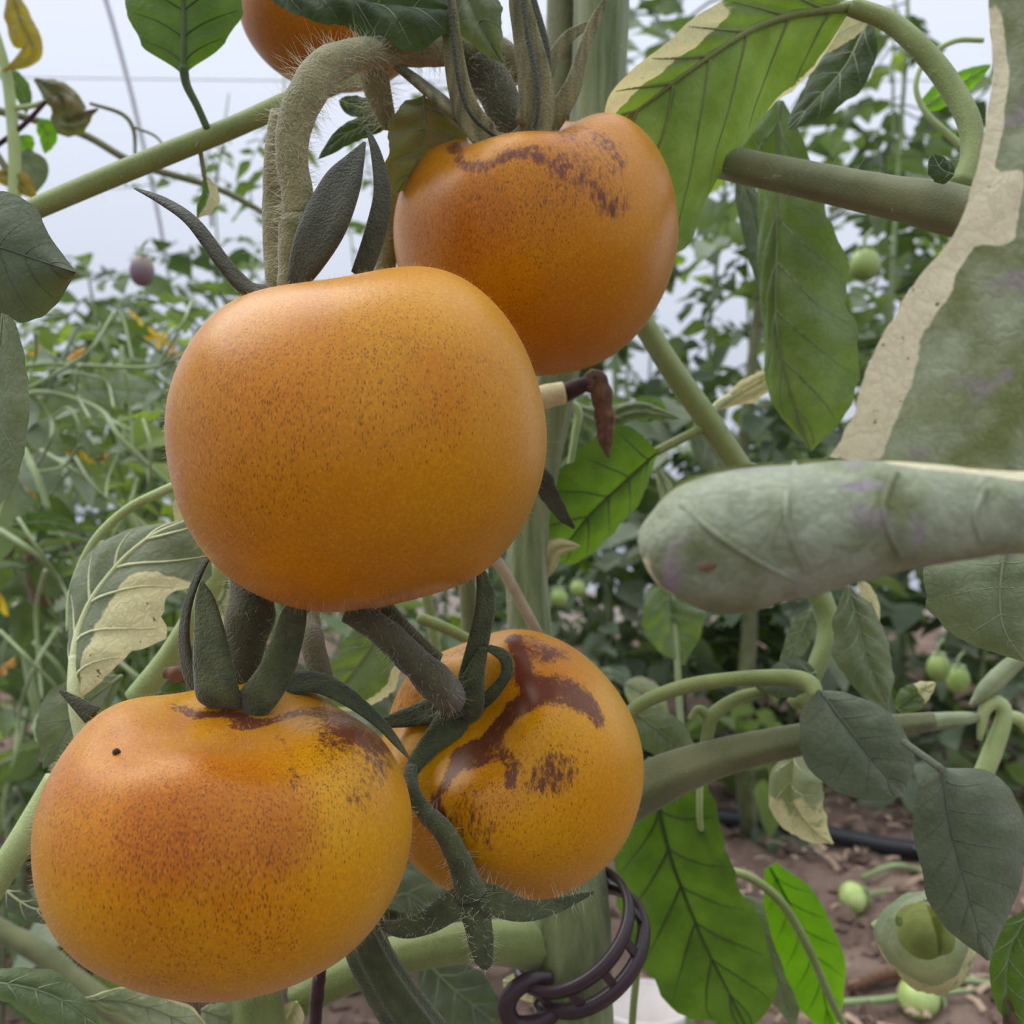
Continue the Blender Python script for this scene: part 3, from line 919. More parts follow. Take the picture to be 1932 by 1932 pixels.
# main stem
ms = tube('main_stem', [(1138, -120, .365, 104), (1132, 60, .365, 102), (1122, 240, .365, 98), (1090, 500, .365, 90), (1040, 760, .365, 80), (1002, 960, .362, 74), (995, 1120, .358, 78), (1010, 1300, .352, 96),
     (1045, 1500, .342, 126), (1070, 1680, .332, 148), (1075, 1800, .327, 152), (1085, 1950, .322, 142), (1095, 2100, .32, 140), (1100, 2600, .33, 140), (1090, 3500, .34, 150)], MAIN, PL, n=120, seg=36, ridge=.035, nridge=9, bumpy=.05)
st2 = tube('side_stem', [(1062, -100, .375, 54), (1058, 40, .375, 56), (1056, 160, .375, 54), (1052, 330, .375, 50)], STALKB, PL, ridge=.05, bumpy=.06)
tube('twig', [(925, 1040, .335, 22), (960, 1095, .335, 22), (1015, 1195, .337, 20)], TAN, PL)
hm = hairs(PL, [ms, st2], 420, .005, seed=20)

# the hairy truss stalk arching over to the middle tomato
tr1 = tube('truss_stalk', [(975, 150, .285, 60), (940, 108, .282, 72), (880, 92, .278, 70), (800, 92, .268, 64), (725, 98, .258, 58), (665, 106, .250, 62), (612, 130, .244, 70), (578, 180, .240, 72), (556, 240, .238, 66), (550, 300, .237, 60), (560, 360, .237, 60), (564, 408, .237, 58)],
     HAIRY, PL, n=90, seg=24, bumpy=.09)
tr2 = tube('truss_stalk', [(528, 210, .252, 36), (520, 280, .252, 40), (516, 380, .252, 42), (520, 480, .251, 46), (530, 570, .250, 46), (560, 700, .27, 46), (600, 950, .27, 46), (580, 1150, .25, 46), (592, 1220, .235, 46), (610, 1290, .228, 42)], HAIRY, PL, n=60, bumpy=.08)
tube('truss_stalk', [(720, 1140, .24, 34), (770, 1195, .241, 32), (825, 1245, .243, 30)], HAIRD, PL)
hairs(PL, [tr1], 1500, .0042, seed=21, curl=.8)
hairs(PL, [tr2], 420, .0035, seed=22, curl=.8)
stub = tube('truss_stalk', [(700, 120, .262, 60), (715, 180, .266, 50), (735, 240, .27, 30)], HAIRY, PL)
hairs(PL, [stub], 250, .006, seed=23, curl=.9)

# spent flower truss in front of the lower tomatoes
def g4(x, y, lift):
    return f4(x, y, d4 + .004, lift)
spt = tube('spent_truss', [(776, 1448, g4(776, 1448, .003), 24), (777, 1490, g4(790, 1490, .005), 30), (800, 1530, g4(800, 1530, .005), 34), (838, 1570, g4(838, 1570, .005), 42), (862, 1615, g4(862, 1615, .006), 46), (880, 1660, g4(870, 1650, .008), 52), (892, 1690, g4(870, 1650, .008), 62)], SEPAL, PL, bumpy=.12, n=44)
dq = g4(870, 1650, .008)
sp1 = tube('dry_sepal', [(900, 1690, dq, 60), (850, 1712, dq - .001, 56), (800, 1742, dq, 44), (755, 1752, dq, 34), (712, 1742, dq + .002, 12)], SEPAL, PL, flat=.4, hint=(0, -.8, .5), crease=.2, bumpy=.05, n=40)
sp2 = tube('dry_sepal', [(885, 1690, dq, 60), (935, 1700, dq - .001, 58), (990, 1718, dq, 42), (1050, 1708, dq + .002, 28), (1120, 1683, dq + .003, 6)], SEPAL, PL, flat=.4, hint=(0, -.8, .5), crease=.2, bumpy=.05, n=40)
sp3 = tube('dry_sepal', [(890, 1685, dq, 60), (900, 1735, dq - .002, 58), (908, 1780, dq - .003, 48), (914, 1815, dq - .003, 36), (912, 1828, dq - .003, 14)], SEPAL, PL, flat=.4, hint=(0.1, -.9, .1), crease=.15, bumpy=.1)
hairs(PL, [spt, sp1, sp2, sp3], 130, .0028, seed=24)

# --- upper left: stalk and its leaf
lst = tube('leaf_stalk', [(40, 405, .30, 40), (180, 345, .302, 42), (320, 288, .304, 42), (440, 240, .306, 40), (540, 195, .31, 40), (700, 130, .33, 40)], STALK, PL, ridge=.04, n=50)
hairs(PL, [lst], 60, .003, seed=25)
leaf(PL, [(346, 140), (346, 80), (345, 0), (338, -140)], [4, 80, 106, 108, 60, 2], [4, 80, 112, 112, 60, 2], GREEN, d=.300, dl=.004, dr=.006, bulge=.10, wr=.03, nv=5, vmat=VEIND, midw=13, seed=1, edge=.012,
     petiole=[(392, 245, .303, 14), (372, 200, .302, 14), (352, 160, .301, 16), (346, 125, .300, 18)], label='rounded dark green leaf lit from behind at the top')
leaf(PL, [(386, 330), (394, 372), (372, 412)], [3, 14, 22, 16, 2], [3, 10, 16, 14, 2], GREEN, d=.31, dl=-.004, bulge=.3, nv=3, cream=cedge('L', .3), seed=2, midw=5,
     petiole=[(378, 285, .306, 9), (382, 310, .308, 9), (386, 335, .31, 9)])

# --- left margin leaves
leaf(PL, [(-120, 455), (-20, 462), (70, 490), (143, 514)], [(-120, 360), (0, 362), (62, 386), (96, 448), (143, 512)], [(-120, 580), (-5, 588), (48, 610), (104, 576), (143, 516)], GREYD, d=.205, dl=.004, dr=.006, bulge=.12, wr=.02, nv=5, seed=3, vmat=GREYD, midw=9,
     label='dark grey felted leaf at the left margin', edge=.02)
leaf(PL, [(10, 560), (-4, 700), (-8, 830), (-30, 985)], [(10, 575), (40, 640), (54, 740), (48, 850), (20, 925), (-30, 985)], [(10, 560), (-90, 640), (-130, 760), (-120, 880), (-30, 985)], GREY, d=.232, dl=-.002, dr=.004, bulge=.12, wr=.025, nv=6, seed=4, cream=None, vmat=VEIN, midw=9,
     label='smooth olive leaf at the left margin')

# --- variegated leaf, upper right, with its arching midrib
leaf(PL, [(1605, 12, .290), (1500, 26, .288), (1400, 66, .286), (1300, 132, .286), (1210, 202, .288), (1130, 262, .294)],
     [(1605, 10, .290), (1490, -24, .284), (1370, 2, .281), (1262, 84, .279), (1165, 155, .280), (1130, 258, .294)],
     [(1605, 16, .290), (1550, 110, .300), (1440, 225, .306), (1345, 355, .308), (1285, 468, .308), (1200, 400, .304), (1130, 266, .294)], VARIEG, bulge=.06, wr=.035, nv=6, seed=5, midw=20, vmat=STALK, edge=.04,
     cream=lambda u, v: max(smooth(.2, .75, -u) * smooth(.28, .5, v), .75 * smooth(.8, 1, u) * (0.5 + .5 * math.sin(v * 9))), label='large variegated leaf with a cream upper margin', nn=44, nu=12)
arc = tube('leaf_stalk', [(1605, 12, .290, 34), (1680, 42, .288, 38), (1745, 100, .284, 42), (1795, 165, .280, 44), (1830, 235, .275, 44), (1832, 300, .272, 42), (1815, 350, .270, 46)], STALK, PL, ridge=.05, n=50)
hairs(PL, [arc], 160, .002, seed=26)
leaf(PL, [(1640, 40), (1585, 140), (1485, 245)], 48, 46, DARK, d=.33, dl=-.004, dr=.006, seed=6, nv=5, midw=8)
leaf(PL, [(1635, 38), (1585, 62), (1535, 108)], 22, 26, CREAM, d=.322, seed=7, nv=3, midw=4, vmat=VEINP)
br1 = tube('branch', [(1200, 280, .350, 56), (1330, 300, .325, 58), (1420, 318, .300, 62), (1550, 345, .284, 68), (1680, 372, .276, 76), (1780, 392, .268, 92), (1880, 420, .262, 90), (2050, 470, .26, 90)], STALKB, PL, ridge=.03, n=60, seg=24, bumpy=.03)
hairs(PL, [br1], 120, .004, seed=27)
leaf(PL, [(1800, 330), (1775, 318), (1760, 290)], 26, 24, DARK, d=.262, seed=8, nv=2, midw=4)
# hanging leaf right of the upper tomato
leaf(PL, [(1470, 190, .345), (1468, 330, .350), (1466, 480, .352), (1466, 620, .352), (1492, 740, .354), (1530, 852, .358)],
     [(1478, 190, .345), (1528, 290, .343), (1560, 400, .344), (1602, 505, .346), (1592, 575, .346), (1620, 650, .347), (1608, 765, .350), (1530, 852, .358)],
     [(1462, 190, .345), (1408, 265, .352), (1432, 370, .358), (1428, 470, .358), (1440, 620, .358), (1452, 750, .360), (1530, 852, .358)], VARIEG, bulge=.22, wr=.06, nv=7, seed=9, midw=10, nn=44, label='crumpled grey green leaf hanging by the upper tomato')
leaf(PL, [(1395, 330, .38), (1425, 430, .38), (1440, 560, .38)], 30, 26, GREYD, seed=10, nv=4, midw=5)
# tendril with a bright leaflet
tube('tendril', [(1855, 76, .42, 10), (1800, 78, .42, 10), (1750, 110, .42, 10), (1728, 160, .42, 10), (1745, 210, .42, 12), (1785, 250, .42, 14), (1825, 285, .42, 14)], STALKL, PL)
leaf(PL, [(1738, 205), (1790, 172), (1870, 122)], 26, 24, BRIGHT, d=.425, seed=11, nv=3, midw=5)

# --- middle right: stalk, leaves, dried flower
mst = tube('leaf_stalk', [(1170, 540, .375, 38), (1215, 612, .375, 40), (1270, 700, .375, 42), (1330, 785, .375, 44), (1395, 880, .375, 42), (1480, 1010, .375, 42), (1560, 1160, .372, 40), (1540, 1260, .365, 34), (1500, 1330, .36, 34)], STALK, PL, ridge=.08, nridge=4, n=60)
tube('leaf_stalk', [(1325, 808, .375, 18), (1285, 828, .374, 18), (1238, 852, .372, 18)], STALK, PL)
leaf(PL, [(1240, 852), (1160, 925), (1100, 985), (1045, 1062)], [(1240, 852), (1175, 800), (1080, 862), (1015, 960), (1000, 1040), (1045, 1062)], [(1240, 852), (1215, 940), (1150, 1010), (1090, 1060), (1045, 1062)], GREEN, d=.372, dl=-.004, dr=.006, bulge=.14, wr=.03, nv=5, seed=12, vmat=VEIND, midw=9, label='dark green leaf right of the middle tomato')
leaf(PL, [(1345, 775), (1400, 740), (1470, 700)], [2, 12, 20, 20, 3], [2, 14, 26, 26, 3], CREAM, d=.378, bulge=.5, seed=13, nv=3, midw=6, vmat=VEINP, petiole=[(1335, 785, .376, 14), (1360, 758, .377, 14), (1400, 740, .378, 10)])
leaf(PL, [(1055, 755), (1130, 785), (1205, 770), (1285, 790)], 16, 26, GREY, d=.40, bulge=.5, seed=14, nv=3, midw=8, vmat=STALKL)
tube('leaf_stalk', [(1060, 752, .39, 16), (1090, 775, .39, 18), (1085, 820, .39, 14), (1075, 880, .39, 12)], STALKL, PL)
leaf(PL, [(1090, 860), (1065, 920), (1040, 990)], 34, 30, GREY, d=.40, seed=15, nv=4, midw=6)
leaf(PL, [(1240, 880), (1262, 960), (1230, 1040)], 16, 14, PALE, d=.39, seed=16, nv=3, midw=6)
leaf(PL, [(1020, 1095), (1045, 1040), (1095, 1030)], 24, 20, CREAM, d=.36, bulge=.5, seed=17, nv=3, midw=5, vmat=VEINP)
tube('dry_flower_stalk', [(1000, 760, .345, 44), (1030, 748, .344, 46), (1064, 742, .344, 44)], DRYC, PL, bumpy=.1)
tube('dry_flower', [(1064, 742, .344, 36), (1085, 732, .344, 34), (1112, 722, .344, 26)], DRYD, PL, bumpy=.25)
tube('dry_flower', [(1108, 735, .344, 30), (1122, 712, .344, 34), (1135, 745, .344, 38), (1140, 790, .344, 36), (1142, 830, .344, 26), (1148, 862, .344, 6)], DRY, PL, flat=.7, bumpy=.3, ridge=.12, nridge=5, n=36, seg=20)
tube('dry_leaf_tip', [(1000, 880, .300, 30), (1020, 905, .300, 44), (1045, 945, .300, 34), (1065, 975, .300, 22), (1084, 997, .300, 5)], SEPALD, PL, flat=.3, bumpy=.25, crease=.2)

# --- left middle: pale variegated leaf
leaf(PL, [(142, 1320, .27), (140, 1240, .275), (158, 1165, .28), (210, 1080, .282), (280, 1015, .283), (352, 982, .284)],
     [(140, 1320, .27), (126, 1210, .280), (130, 1120, .286), (160, 1060, .290), (240, 1000, .288), (352, 980, .284)],
     [(150, 1320, .27), (228, 1248, .268), (292, 1205, .270), (318, 1130, .274), (388, 1092, .280), (410, 1020, .284), (352, 982, .284)], GREY, bulge=.10, wr=.03, nv=5, seed=18, midw=20, vmat=VEINP, cream=lambda u, v: smooth(.05, .6, u) * (1 - smooth(.55, .8, v)), label='leaf behind the lower left tomato, cream along its lower margin', nn=40,
     petiole=[(160, 1400, .27, 34), (148, 1350, .27, 32), (141, 1300, .271, 28), (141, 1240, .275, 22)])
tube('leaf_stalk', [(360, 905, .30, 18), (300, 930, .30, 18), (235, 965, .30, 18), (175, 1025, .298, 16), (135, 1115, .296, 12), (128, 1190, .292, 8)], STALKL, PL)
leaf(PL, [(340, 930), (350, 980), (370, 1030)], 24, 20, CREAM, d=.305, seed=19, nv=3, midw=5, vmat=VEINP)
leaf(PL, [(195, 1020), (178, 1080), (185, 1130)], 16, 24, CREAM, d=.302, seed=20, nv=3, midw=5, vmat=VEINP)
leaf(PL, [(230, 1275), (150, 1340), (82, 1450)], [4, 40, 50, 30, 2], [4, 50, 70, 50, 2], GREY, d=.315, seed=21, nv=4, midw=8)
tube('leaf_stalk', [(255, 1320, .31, 46), (320, 1240, .31, 46), (375, 1150, .31, 44), (420, 1060, .312, 42)], STALKL, PL)
leaf(PL, [(430, 1060), (420, 1130), (370, 1180)], 50, 44, PALE, d=.325, seed=22, nv=4, midw=8, cream=cedge('L', .3))
tube('dry_bract', [(310, 1270, .25, 20), (335, 1272, .25, 30), (362, 1285, .25, 18)], DRY, PL, bumpy=.2)
leaf(PL, [(720, 1150), (700, 1220), (640, 1300), (600, 1330)], [6, 60, 84, 60, 2], [6, 40, 50, 36, 2], VARIEG, d=.325, seed=23, nv=4, midw=8, wr=.05, cream=cedge('L', .6), label='crumpled grey leaf in the gap between the lower tomatoes')
tube('leaf_stalk', [(790, 1165, .34, 22), (840, 1185, .34, 22), (900, 1215, .34, 20)], STALK, PL)
tube('leaf_stalk', [(800, 1100, .40, 20), (815, 1180, .40, 20), (830, 1280, .40, 20)], STALK, PL)
tube('leaf_stalk', [(880, 1080, .38, 34), (885, 1150, .38, 34), (890, 1230, .38, 34)], STALKB, PL)

# --- lower right branch with its leaves
br2 = tube('branch', [(1040, 1590, .34, 90), (1140, 1530, .338, 92), (1240, 1472, .336, 88), (1330, 1436, .336, 74), (1420, 1412, .335, 64), (1520, 1392, .334, 58), (1650, 1372, .335, 44), (1760, 1360, .336, 34)], STALKB, PL, ridge=.08, nridge=5, n=60, seg=20)
hairs(PL, [br2], 60, .0025, seed=28)
tube('leaf_stalk', [(1150, 1400, .335, 24), (1200, 1335, .335, 26), (1290, 1296, .333, 28), (1400, 1280, .330, 28), (1490, 1280, .325, 34), (1530, 1292, .32, 34), (1542, 1318, .315, 22)], STALK, PL, n=44)
tube('leaf_stalk', [(1330, 1430, .338, 26), (1336, 1380, .338, 24), (1345, 1350, .338, 28), (1390, 1318, .338, 24), (1440, 1305, .338, 22)], STALK, PL)
tube('leaf_stalk', [(1340, 1355, .338, 22), (1318, 1338, .338, 16), (1302, 1358, .338, 12)], STALK, PL)
leaf(PL, [(1543, 1303), (1600, 1375), (1655, 1445), (1706, 1502)], [(1543, 1303), (1600, 1308), (1682, 1350), (1722, 1425), (1706, 1502)], [(1543, 1303), (1508, 1350), (1512, 1420), (1560, 1482), (1640, 1510), (1706, 1502)], GREYD, d=.303, dl=.004, dr=-.002, bulge=.14, wr=.03, nv=5, seed=24, midw=10, vmat=GREYD, label='rounded dark grey leaf on the lower right branch', edge=.015)
leaf(PL, [(1540, 1268), (1480, 1285), (1424, 1296)], 34, 38, GREYD, d=.335, seed=25, nv=4, midw=7)
leaf(PL, [(1596, 1100), (1618, 1180), (1640, 1260), (1676, 1338)], [2, 40, 48, 40, 2], [2, 46, 60, 42, 2], GREY, d=.335, bulge=.25, wr=.06, seed=26, nv=6, midw=9, label='narrow crinkled grey leaf')
leaf(PL, [(1620, 1090), (1645, 1140), (1655, 1200)], 14, 14, CREAM, d=.345, seed=27, nv=3, midw=4, vmat=VEINP)
leaf(PL, [(1530, 1150), (1500, 1215), (1470, 1270)], 26, 22, GREY, d=.36, seed=28, nv=4, midw=7)
leaf(PL, [(1690, 1338), (1725, 1312), (1766, 1288)], 24, 26, VARIEG, d=.35, bulge=.5, wr=.1, seed=29, nv=3, midw=5, cream=ctip(.45))
leaf(PL, [(1776, 1448), (1792, 1560), (1828, 1690), (1862, 1812)], [(1776, 1448), (1868, 1456), (1922, 1520), (1936, 1610), (1912, 1705), (1862, 1812)], [(1776, 1448), (1734, 1482), (1724, 1570), (1742, 1670), (1778, 1745), (1862, 1812)], GREYD, d=.272, dl=.006, dr=.002, bulge=.16, wr=.03, nv=6, seed=30, midw=10, vmat=GREYD, label='pointed grey green leaf at the lower right', edge=.02, petiole=[(1705, 1400, .30, 14), (1740, 1425, .285, 14), (1778, 1452, .272, 14)])
leaf(PL, [(1500, 1410), (1492, 1500), (1530, 1560), (1572, 1592)], [3, 60, 62, 40, 2], [3, 40, 46, 30, 2], PALE, d=.36, dl=-.01, bulge=.35, wr=.03, seed=31, nv=4, midw=8, vmat=VEINP, label='pale cream leaf hanging under the lower right branch', cream=lambda u, v: .6 * smooth(.2, .5, v))
leaf(PL, [(1200, 1345), (1250, 1385), (1320, 1440)], 40, 44, GREY, d=.36, seed=32, nv=4, midw=8, vmat=VEIN)
leaf(PL, [(1225, 1430, .375), (1258, 1590, .378), (1318, 1755, .38), (1412, 1945, .38)], [(1225, 1430, .375), (1315, 1400, .372), (1345, 1520, .370), (1385, 1640, .370), (1440, 1760, .372), (1470, 1870, .375), (1412, 1945, .38)], [(1225, 1430, .375), (1178, 1560, .384), (1160, 1680, .388), (1205, 1810, .388), (1275, 1905, .386), (1412, 1945, .38)], GREEN, bulge=.10, wr=.03, nv=7, seed=33, vmat=VEIND, midw=11, nn=44, label='long dark green leaf below the lower right branch')
leaf(PL, [(1400, 1690), (1450, 1800), (1500, 1940)], 50, 40, GREY, d=.45, seed=34, nv=5, midw=8)
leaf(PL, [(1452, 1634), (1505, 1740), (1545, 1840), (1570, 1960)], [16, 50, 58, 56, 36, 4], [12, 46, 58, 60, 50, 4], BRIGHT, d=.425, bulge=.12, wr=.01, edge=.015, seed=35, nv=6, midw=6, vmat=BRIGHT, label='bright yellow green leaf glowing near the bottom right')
tube('leaf_stalk', [(1365, 1640, .425, 16), (1420, 1658, .42, 17), (1480, 1710, .418, 17), (1530, 1800, .418, 16), (1565, 1880, .418, 15), (1600, 1950, .418, 14)], STALK, PL)
tube('leaf_stalk', [(1320, 1470, .37, 14), (1322, 1560, .37, 12), (1345, 1640, .39, 10)], STALKL, PL)
# rolled pale leaf (open roll) and corner leaf
def rolled(parent, path, mat, turns=1.15, a0=0.0, n=26, na=40, shrink=.15, cream=None, label=None, name='leaf', seed=0, wob=.05, squash=1.0, rib=0.03):
    pts = cr([tuple(P(*p[:3])) + (p[3] / F * p[2],) for p in path], n)
    pos = [Vector(p[:3]) for p in pts]
    fr = frames(pos)
    V, A = [], []
    for j in range(n):
        T, u, v = fr[j]
        for k in range(na + 1):
            s = k / na
            a = a0 + s * turns * 6.283
            r = pts[j][3] * (1 - shrink * s) * (1 + wob * noise.noise(Vector((s * 5, j / n * 4, seed))) + .5 * wob * noise.noise(Vector((s * 14, j / n * 11, seed))))
            r *= 1 + rib * (abs(math.sin(3.1416 * (s * 5.5 - j / n * 6.0))) ** .5 - .7)
            V.append(pos[j] + u * math.cos(a) * r * squash + v * math.sin(a) * r)
            A.append(cream(s, j / (n - 1)) if cream else 0)
    Fc = [(j * (na + 1) + k, j * (na + 1) + k + 1, (j + 1) * (na + 1) + k + 1, (j + 1) * (na + 1) + k) for j in range(n - 1) for k in range(na)]
    o = obj(name, V, Fc, mat, parent, attrs={'cream': A})
    if label: o['label'] = label
    return o
rolled(PL, [(1772, 1812, .386, 2), (1770, 1806, .384, 44), (1764, 1798, .378, 70), (1756, 1786, .364, 84), (1750, 1770, .350, 86), (1747, 1760, .342, 74), (1747, 1756, .340, 58)], PALE, turns=1.06, a0=2.2, seed=3, wob=.22, shrink=.16, squash=1.0, cream=lambda s, v: .62 * smooth(.1, .3, v) * (1 - smooth(.75, .9, v)) * smooth(.1, .4, s), label='pale leaf curled into an open cup above the soil')
tube('leaf_stalk', [(1650, 1750, .36, 20), (1675, 1735, .358, 18), (1700, 1740, .355, 16)], STALKL, PL)
leaf(PL, [(1950, 1705), (1905, 1790), (1900, 1880), (1930, 1950)], [4, 40, 50, 40, 4], [4, 30, 34, 26, 4], GREEN, d=.30, bulge=.3, seed=36, nv=5, midw=8)
tube('dry_leaf_tip', [(1896, 1880, .30, 20), (1905, 1915, .30, 26), (1900, 1950, .30, 20)], DRY, PL, flat=.5, bumpy=.3)

# --- right side leaf and pale hooked stalks
leaf(PL, [(1895, 1040), (1885, 1120), (1895, 1190), (1935, 1250)], [(1895, 1040), (1990, 1050), (2010, 1150), (1990, 1220), (1935, 1250)], [(1895, 1040), (1752, 1068), (1766, 1165), (1830, 1215), (1935, 1250)], GREY, d=.245, dl=.004, dr=.004, bulge=.15, wr=.03, nv=4, seed=37, midw=7, label='grey leaf under the rolled foreground leaf')
tube('leaf_stalk', [(1846, 1480, .40, 36), (1872, 1420, .40, 36), (1895, 1350, .40, 30), (1880, 1325, .40, 28), (1858, 1340, .40, 24), (1848, 1395, .40, 10)], STALKL, PL)
tube('leaf_stalk', [(1895, 1352, .40, 26), (1925, 1358, .40, 24), (1960, 1400, .40, 24)], STALKL, PL)
rolled(PL, [(1690, 1372, .40, 4), (1710, 1366, .40, 15), (1770, 1360, .40, 17), (1830, 1354, .40, 12), (1850, 1350, .40, 3)], PALE, turns=1.3, seed=5, na=24)
rolled(PL, [(1830, 1330, .40, 3), (1862, 1300, .40, 18), (1900, 1262, .40, 18), (1950, 1220, .40, 12)], PALE, turns=1.3, seed=6, na=24)

# --- bottom: branch to the left of the clip, dark stems, low leaves
br3 = tube('branch', [(560, 1890, .30, 66), (640, 1846, .30, 70), (760, 1800, .302, 74), (880, 1778, .306, 76), (975, 1780, .318, 84), (1030, 1792, .330, 90), (1075, 1800, .34, 80)], STALK, PL, ridge=.05, nridge=8, bumpy=.03, n=44, seg=20)
tube('old_truss', [(655, 1700, .262, 60), (690, 1790, .262, 76), (735, 1870, .263, 84), (800, 1960, .265, 90)], SEPAL, PL, ridge=.12, nridge=7, seg=28, n=30)
tube('old_truss', [(690, 1730, .268, 44), (725, 1810, .268, 46), (770, 1900, .268, 44)], SEPAL, PL, ridge=.1, nridge=5)
tube('twig', [(606, 1820, .27, 22), (598, 1880, .27, 26), (592, 1960, .27, 24)], DRYD, PL, bumpy=.2)
tube('side_stem', [(478, 1850, .285, 100), (480, 1920, .285, 116), (482, 2050, .285, 120)], STALK, PL, ridge=.12, nridge=5, seg=28)
leaf(PL, [(-60, 1850), (50, 1862), (130, 1895), (200, 1960)], [4, 30, 44, 30, 2], [4, 36, 60, 50, 2], VARIEG, d=.25, dl=.004, bulge=.3, wr=.04, seed=38, nv=5, midw=9, label='grey green leaf at the bottom left')
leaf(PL, [(160, 1885), (240, 1890), (320, 1915), (410, 1965)], [4, 26, 34, 30, 2], [4, 30, 50, 40, 2], PALE, d=.262, bulge=.3, wr=.05, seed=39, nv=5, midw=9, cream=cedge('L', .7))
leaf(PL, [(380, 1905), (430, 1925), (470, 1970)], 26, 40, PALE, d=.28, bulge=.3, seed=40, nv=4, midw=7)
leaf(PL, [(560, 1890), (540, 1930), (500, 1990)], 30, 26, CREAM, d=.29, seed=41, nv=3, midw=6, vmat=VEINP)
leaf(PL, [(790, 1795), (850, 1860), (960, 1950)], [4, 46, 60, 40, 2], [4, 50, 70, 44, 2], GREYD, d=.40, seed=42, nv=5, midw=8)
leaf(PL, [(950, 1850), (980, 1862), (1010, 1890)], 22, 22, CREAM, d=.37, seed=43, nv=3, midw=5, vmat=VEINP)
leaf(PL, [(720, 1700), (780, 1690), (850, 1760)], 50, 40, GREYD, d=.41, seed=44, nv=4, midw=7)
tube('leaf_stalk', [(-30, 1700, .27, 50), (20, 1620, .27, 50), (66, 1545, .272, 50), (110, 1470, .275, 50)], STALKL, PL)
leaf(PL, [(0, 1670), (60, 1712), (140, 1725)], 20, 30, GREYD, d=.29, seed=45, nv=4, midw=8, vmat=VEINP)
tube('leaf_stalk', [(1202, 1830, .36, 14), (1195, 1900, .36, 14), (1190, 1980, .36, 14)], STALK, PL)

# --- top: curled dark leaf, grey bud leaf and shrivelled leaf
leaf(PL, [(490, -18, .262), (600, -10, .258), (720, 10, .256), (850, 20, .256)], [(490, -22, .262), (600, -110, .262), (740, -120, .262), (850, 10, .256)], [(490, -14, .262), (570, 30, .254), (690, 62, .252), (780, 92, .252), (850, 60, .256)], DARK, bulge=.25, wr=.07, nv=5, seed=46, midw=8, label='dark puckered leaf at the top above the hairy stalk')
leaf(PL, [(870, -60, .262), (895, 20, .262), (925, 80, .264), (948, 118, .268)], [4, 44, 50, 30, 2], [4, 44, 46, 30, 2], GREY, bulge=.5, wr=.03, seed=47, nv=4, midw=8, label='folded grey leaf at the top between two stalks')
leaf(PL, [(800, 180, .262), (800, 250, .264), (785, 310, .266), (745, 368, .268)], [(800, 180, .262), (862, 220, .268), (885, 270, .272), (830, 330, .272), (745, 368, .268)], [(800, 180, .262), (742, 205, .258), (728, 280, .260), (730, 345, .264), (745, 368, .268)], SHRIV, bulge=.15, wr=.10, nv=4, seed=48, midw=6, label='shrivelled brown spotted leaf by the upper tomato')
leaf(PL, [(740, 225), (660, 250), (600, 300)], 22, 20, DARK, d=.29, seed=49, nv=4, midw=5)
leaf(PL, [(640, 190), (690, 205), (740, 210)], 20, 22, DARK, d=.30, seed=50, nv=3, midw=5)
tube('side_stem', [(735, 330, .29, 40), (730, 420, .29, 42), (725, 540, .29, 42)], HAIRY, PL)

# ------------------------------------------------------------------ big blurred leaves in the right foreground
FL = thing('tomato_leaf', P(1990, 300, .15), 'large blurred grey leaf with a rolled cream margin in the right foreground', 'leaf')
ys_ = [-60, 80, 200, 310, 430, 550, 640, 740, 860]
leaf(FL, [(1985, y, .146) for y in (-60, 200, 400, 600)] + [(1960, 760, .146), (1900, 900, .146)],
     [(1850, -60, .150), (1858, 100, .150), (1856, 210, .149), (1822, 330, .149), (1780, 450, .149), (1690, 560, .150), (1632, 650, .151), (1598, 750, .152), (1545, 870, .154)],
     [(2140, y, .150) for y in (-60, 200, 400, 600, 760, 920)], FORE, bulge=.10, wr=.02, nv=5, seed=60, veins=False, cream=lambda u, v: max(smooth(.62, .86, -u) * (1.0 - .7 * smooth(.28, .40, .45 - v)), .9 * smooth(.1, .05, abs(v - .47)) * smooth(.25, .5, -u)), name='blade', nn=60, nu=16, curl=.28, edge=.02)
FR = thing('tomato_leaf', P(1990, 950, .13), 'leaf rolled into a thick tube pointing left, blurred in the right foreground', 'leaf')
rb_ = rolled(FR, [(2080, 950, .128, 78), (1920, 965, .128, 82), (1780, 968, .129, 96), (1640, 978, .130, 116), (1500, 1000, .131, 134), (1390, 1018, .132, 140), (1310, 1036, .133, 128), (1262, 1052, .134, 92), (1246, 1062, .135, 50), (1240, 1066, .135, 4)], FORE, turns=1.12, a0=1.75, n=70, na=70, shrink=.08, seed=8, wob=.06,
       cream=lambda s, v: max(.95 * smooth(.705 + .18 * v, .745 + .18 * v, s) * (1 - smooth(.42, .55, v)), .62 * smooth(.92, .99, v) * smooth(.3, .55, s)), name='blade')

bvr = BVHTree.FromPolygons([v.co.copy() for v in rb_.data.vertices], [tuple(p.vertices) for p in rb_.data.polygons])
for pth in ([(1285, 950), (1340, 1000), (1400, 1042), (1470, 1080), (1540, 1112)], [(1500, 875), (1484, 940), (1490, 1010), (1520, 1080)], [(1690, 890), (1668, 950), (1680, 1010), (1700, 1050)], [(1860, 920), (1840, 970), (1850, 1020)]):
    tube('vein', [(x, y, hit(bvr, x, y, .13, .0001), 15 - 2 * i) for i, (x, y) in enumerate(pth)], FORE, FR, seg=8)
tube('brown_spot', [(1318, 1072, hit(bvr, 1318, 1072, .13, .0002), 6), (1334, 1070, hit(bvr, 1334, 1070, .13, .0002), 16), (1350, 1066, hit(bvr, 1350, 1066, .13, .0002), 5)], DRY, FR, seg=8, flat=.3, hint=(0, -1, 0))

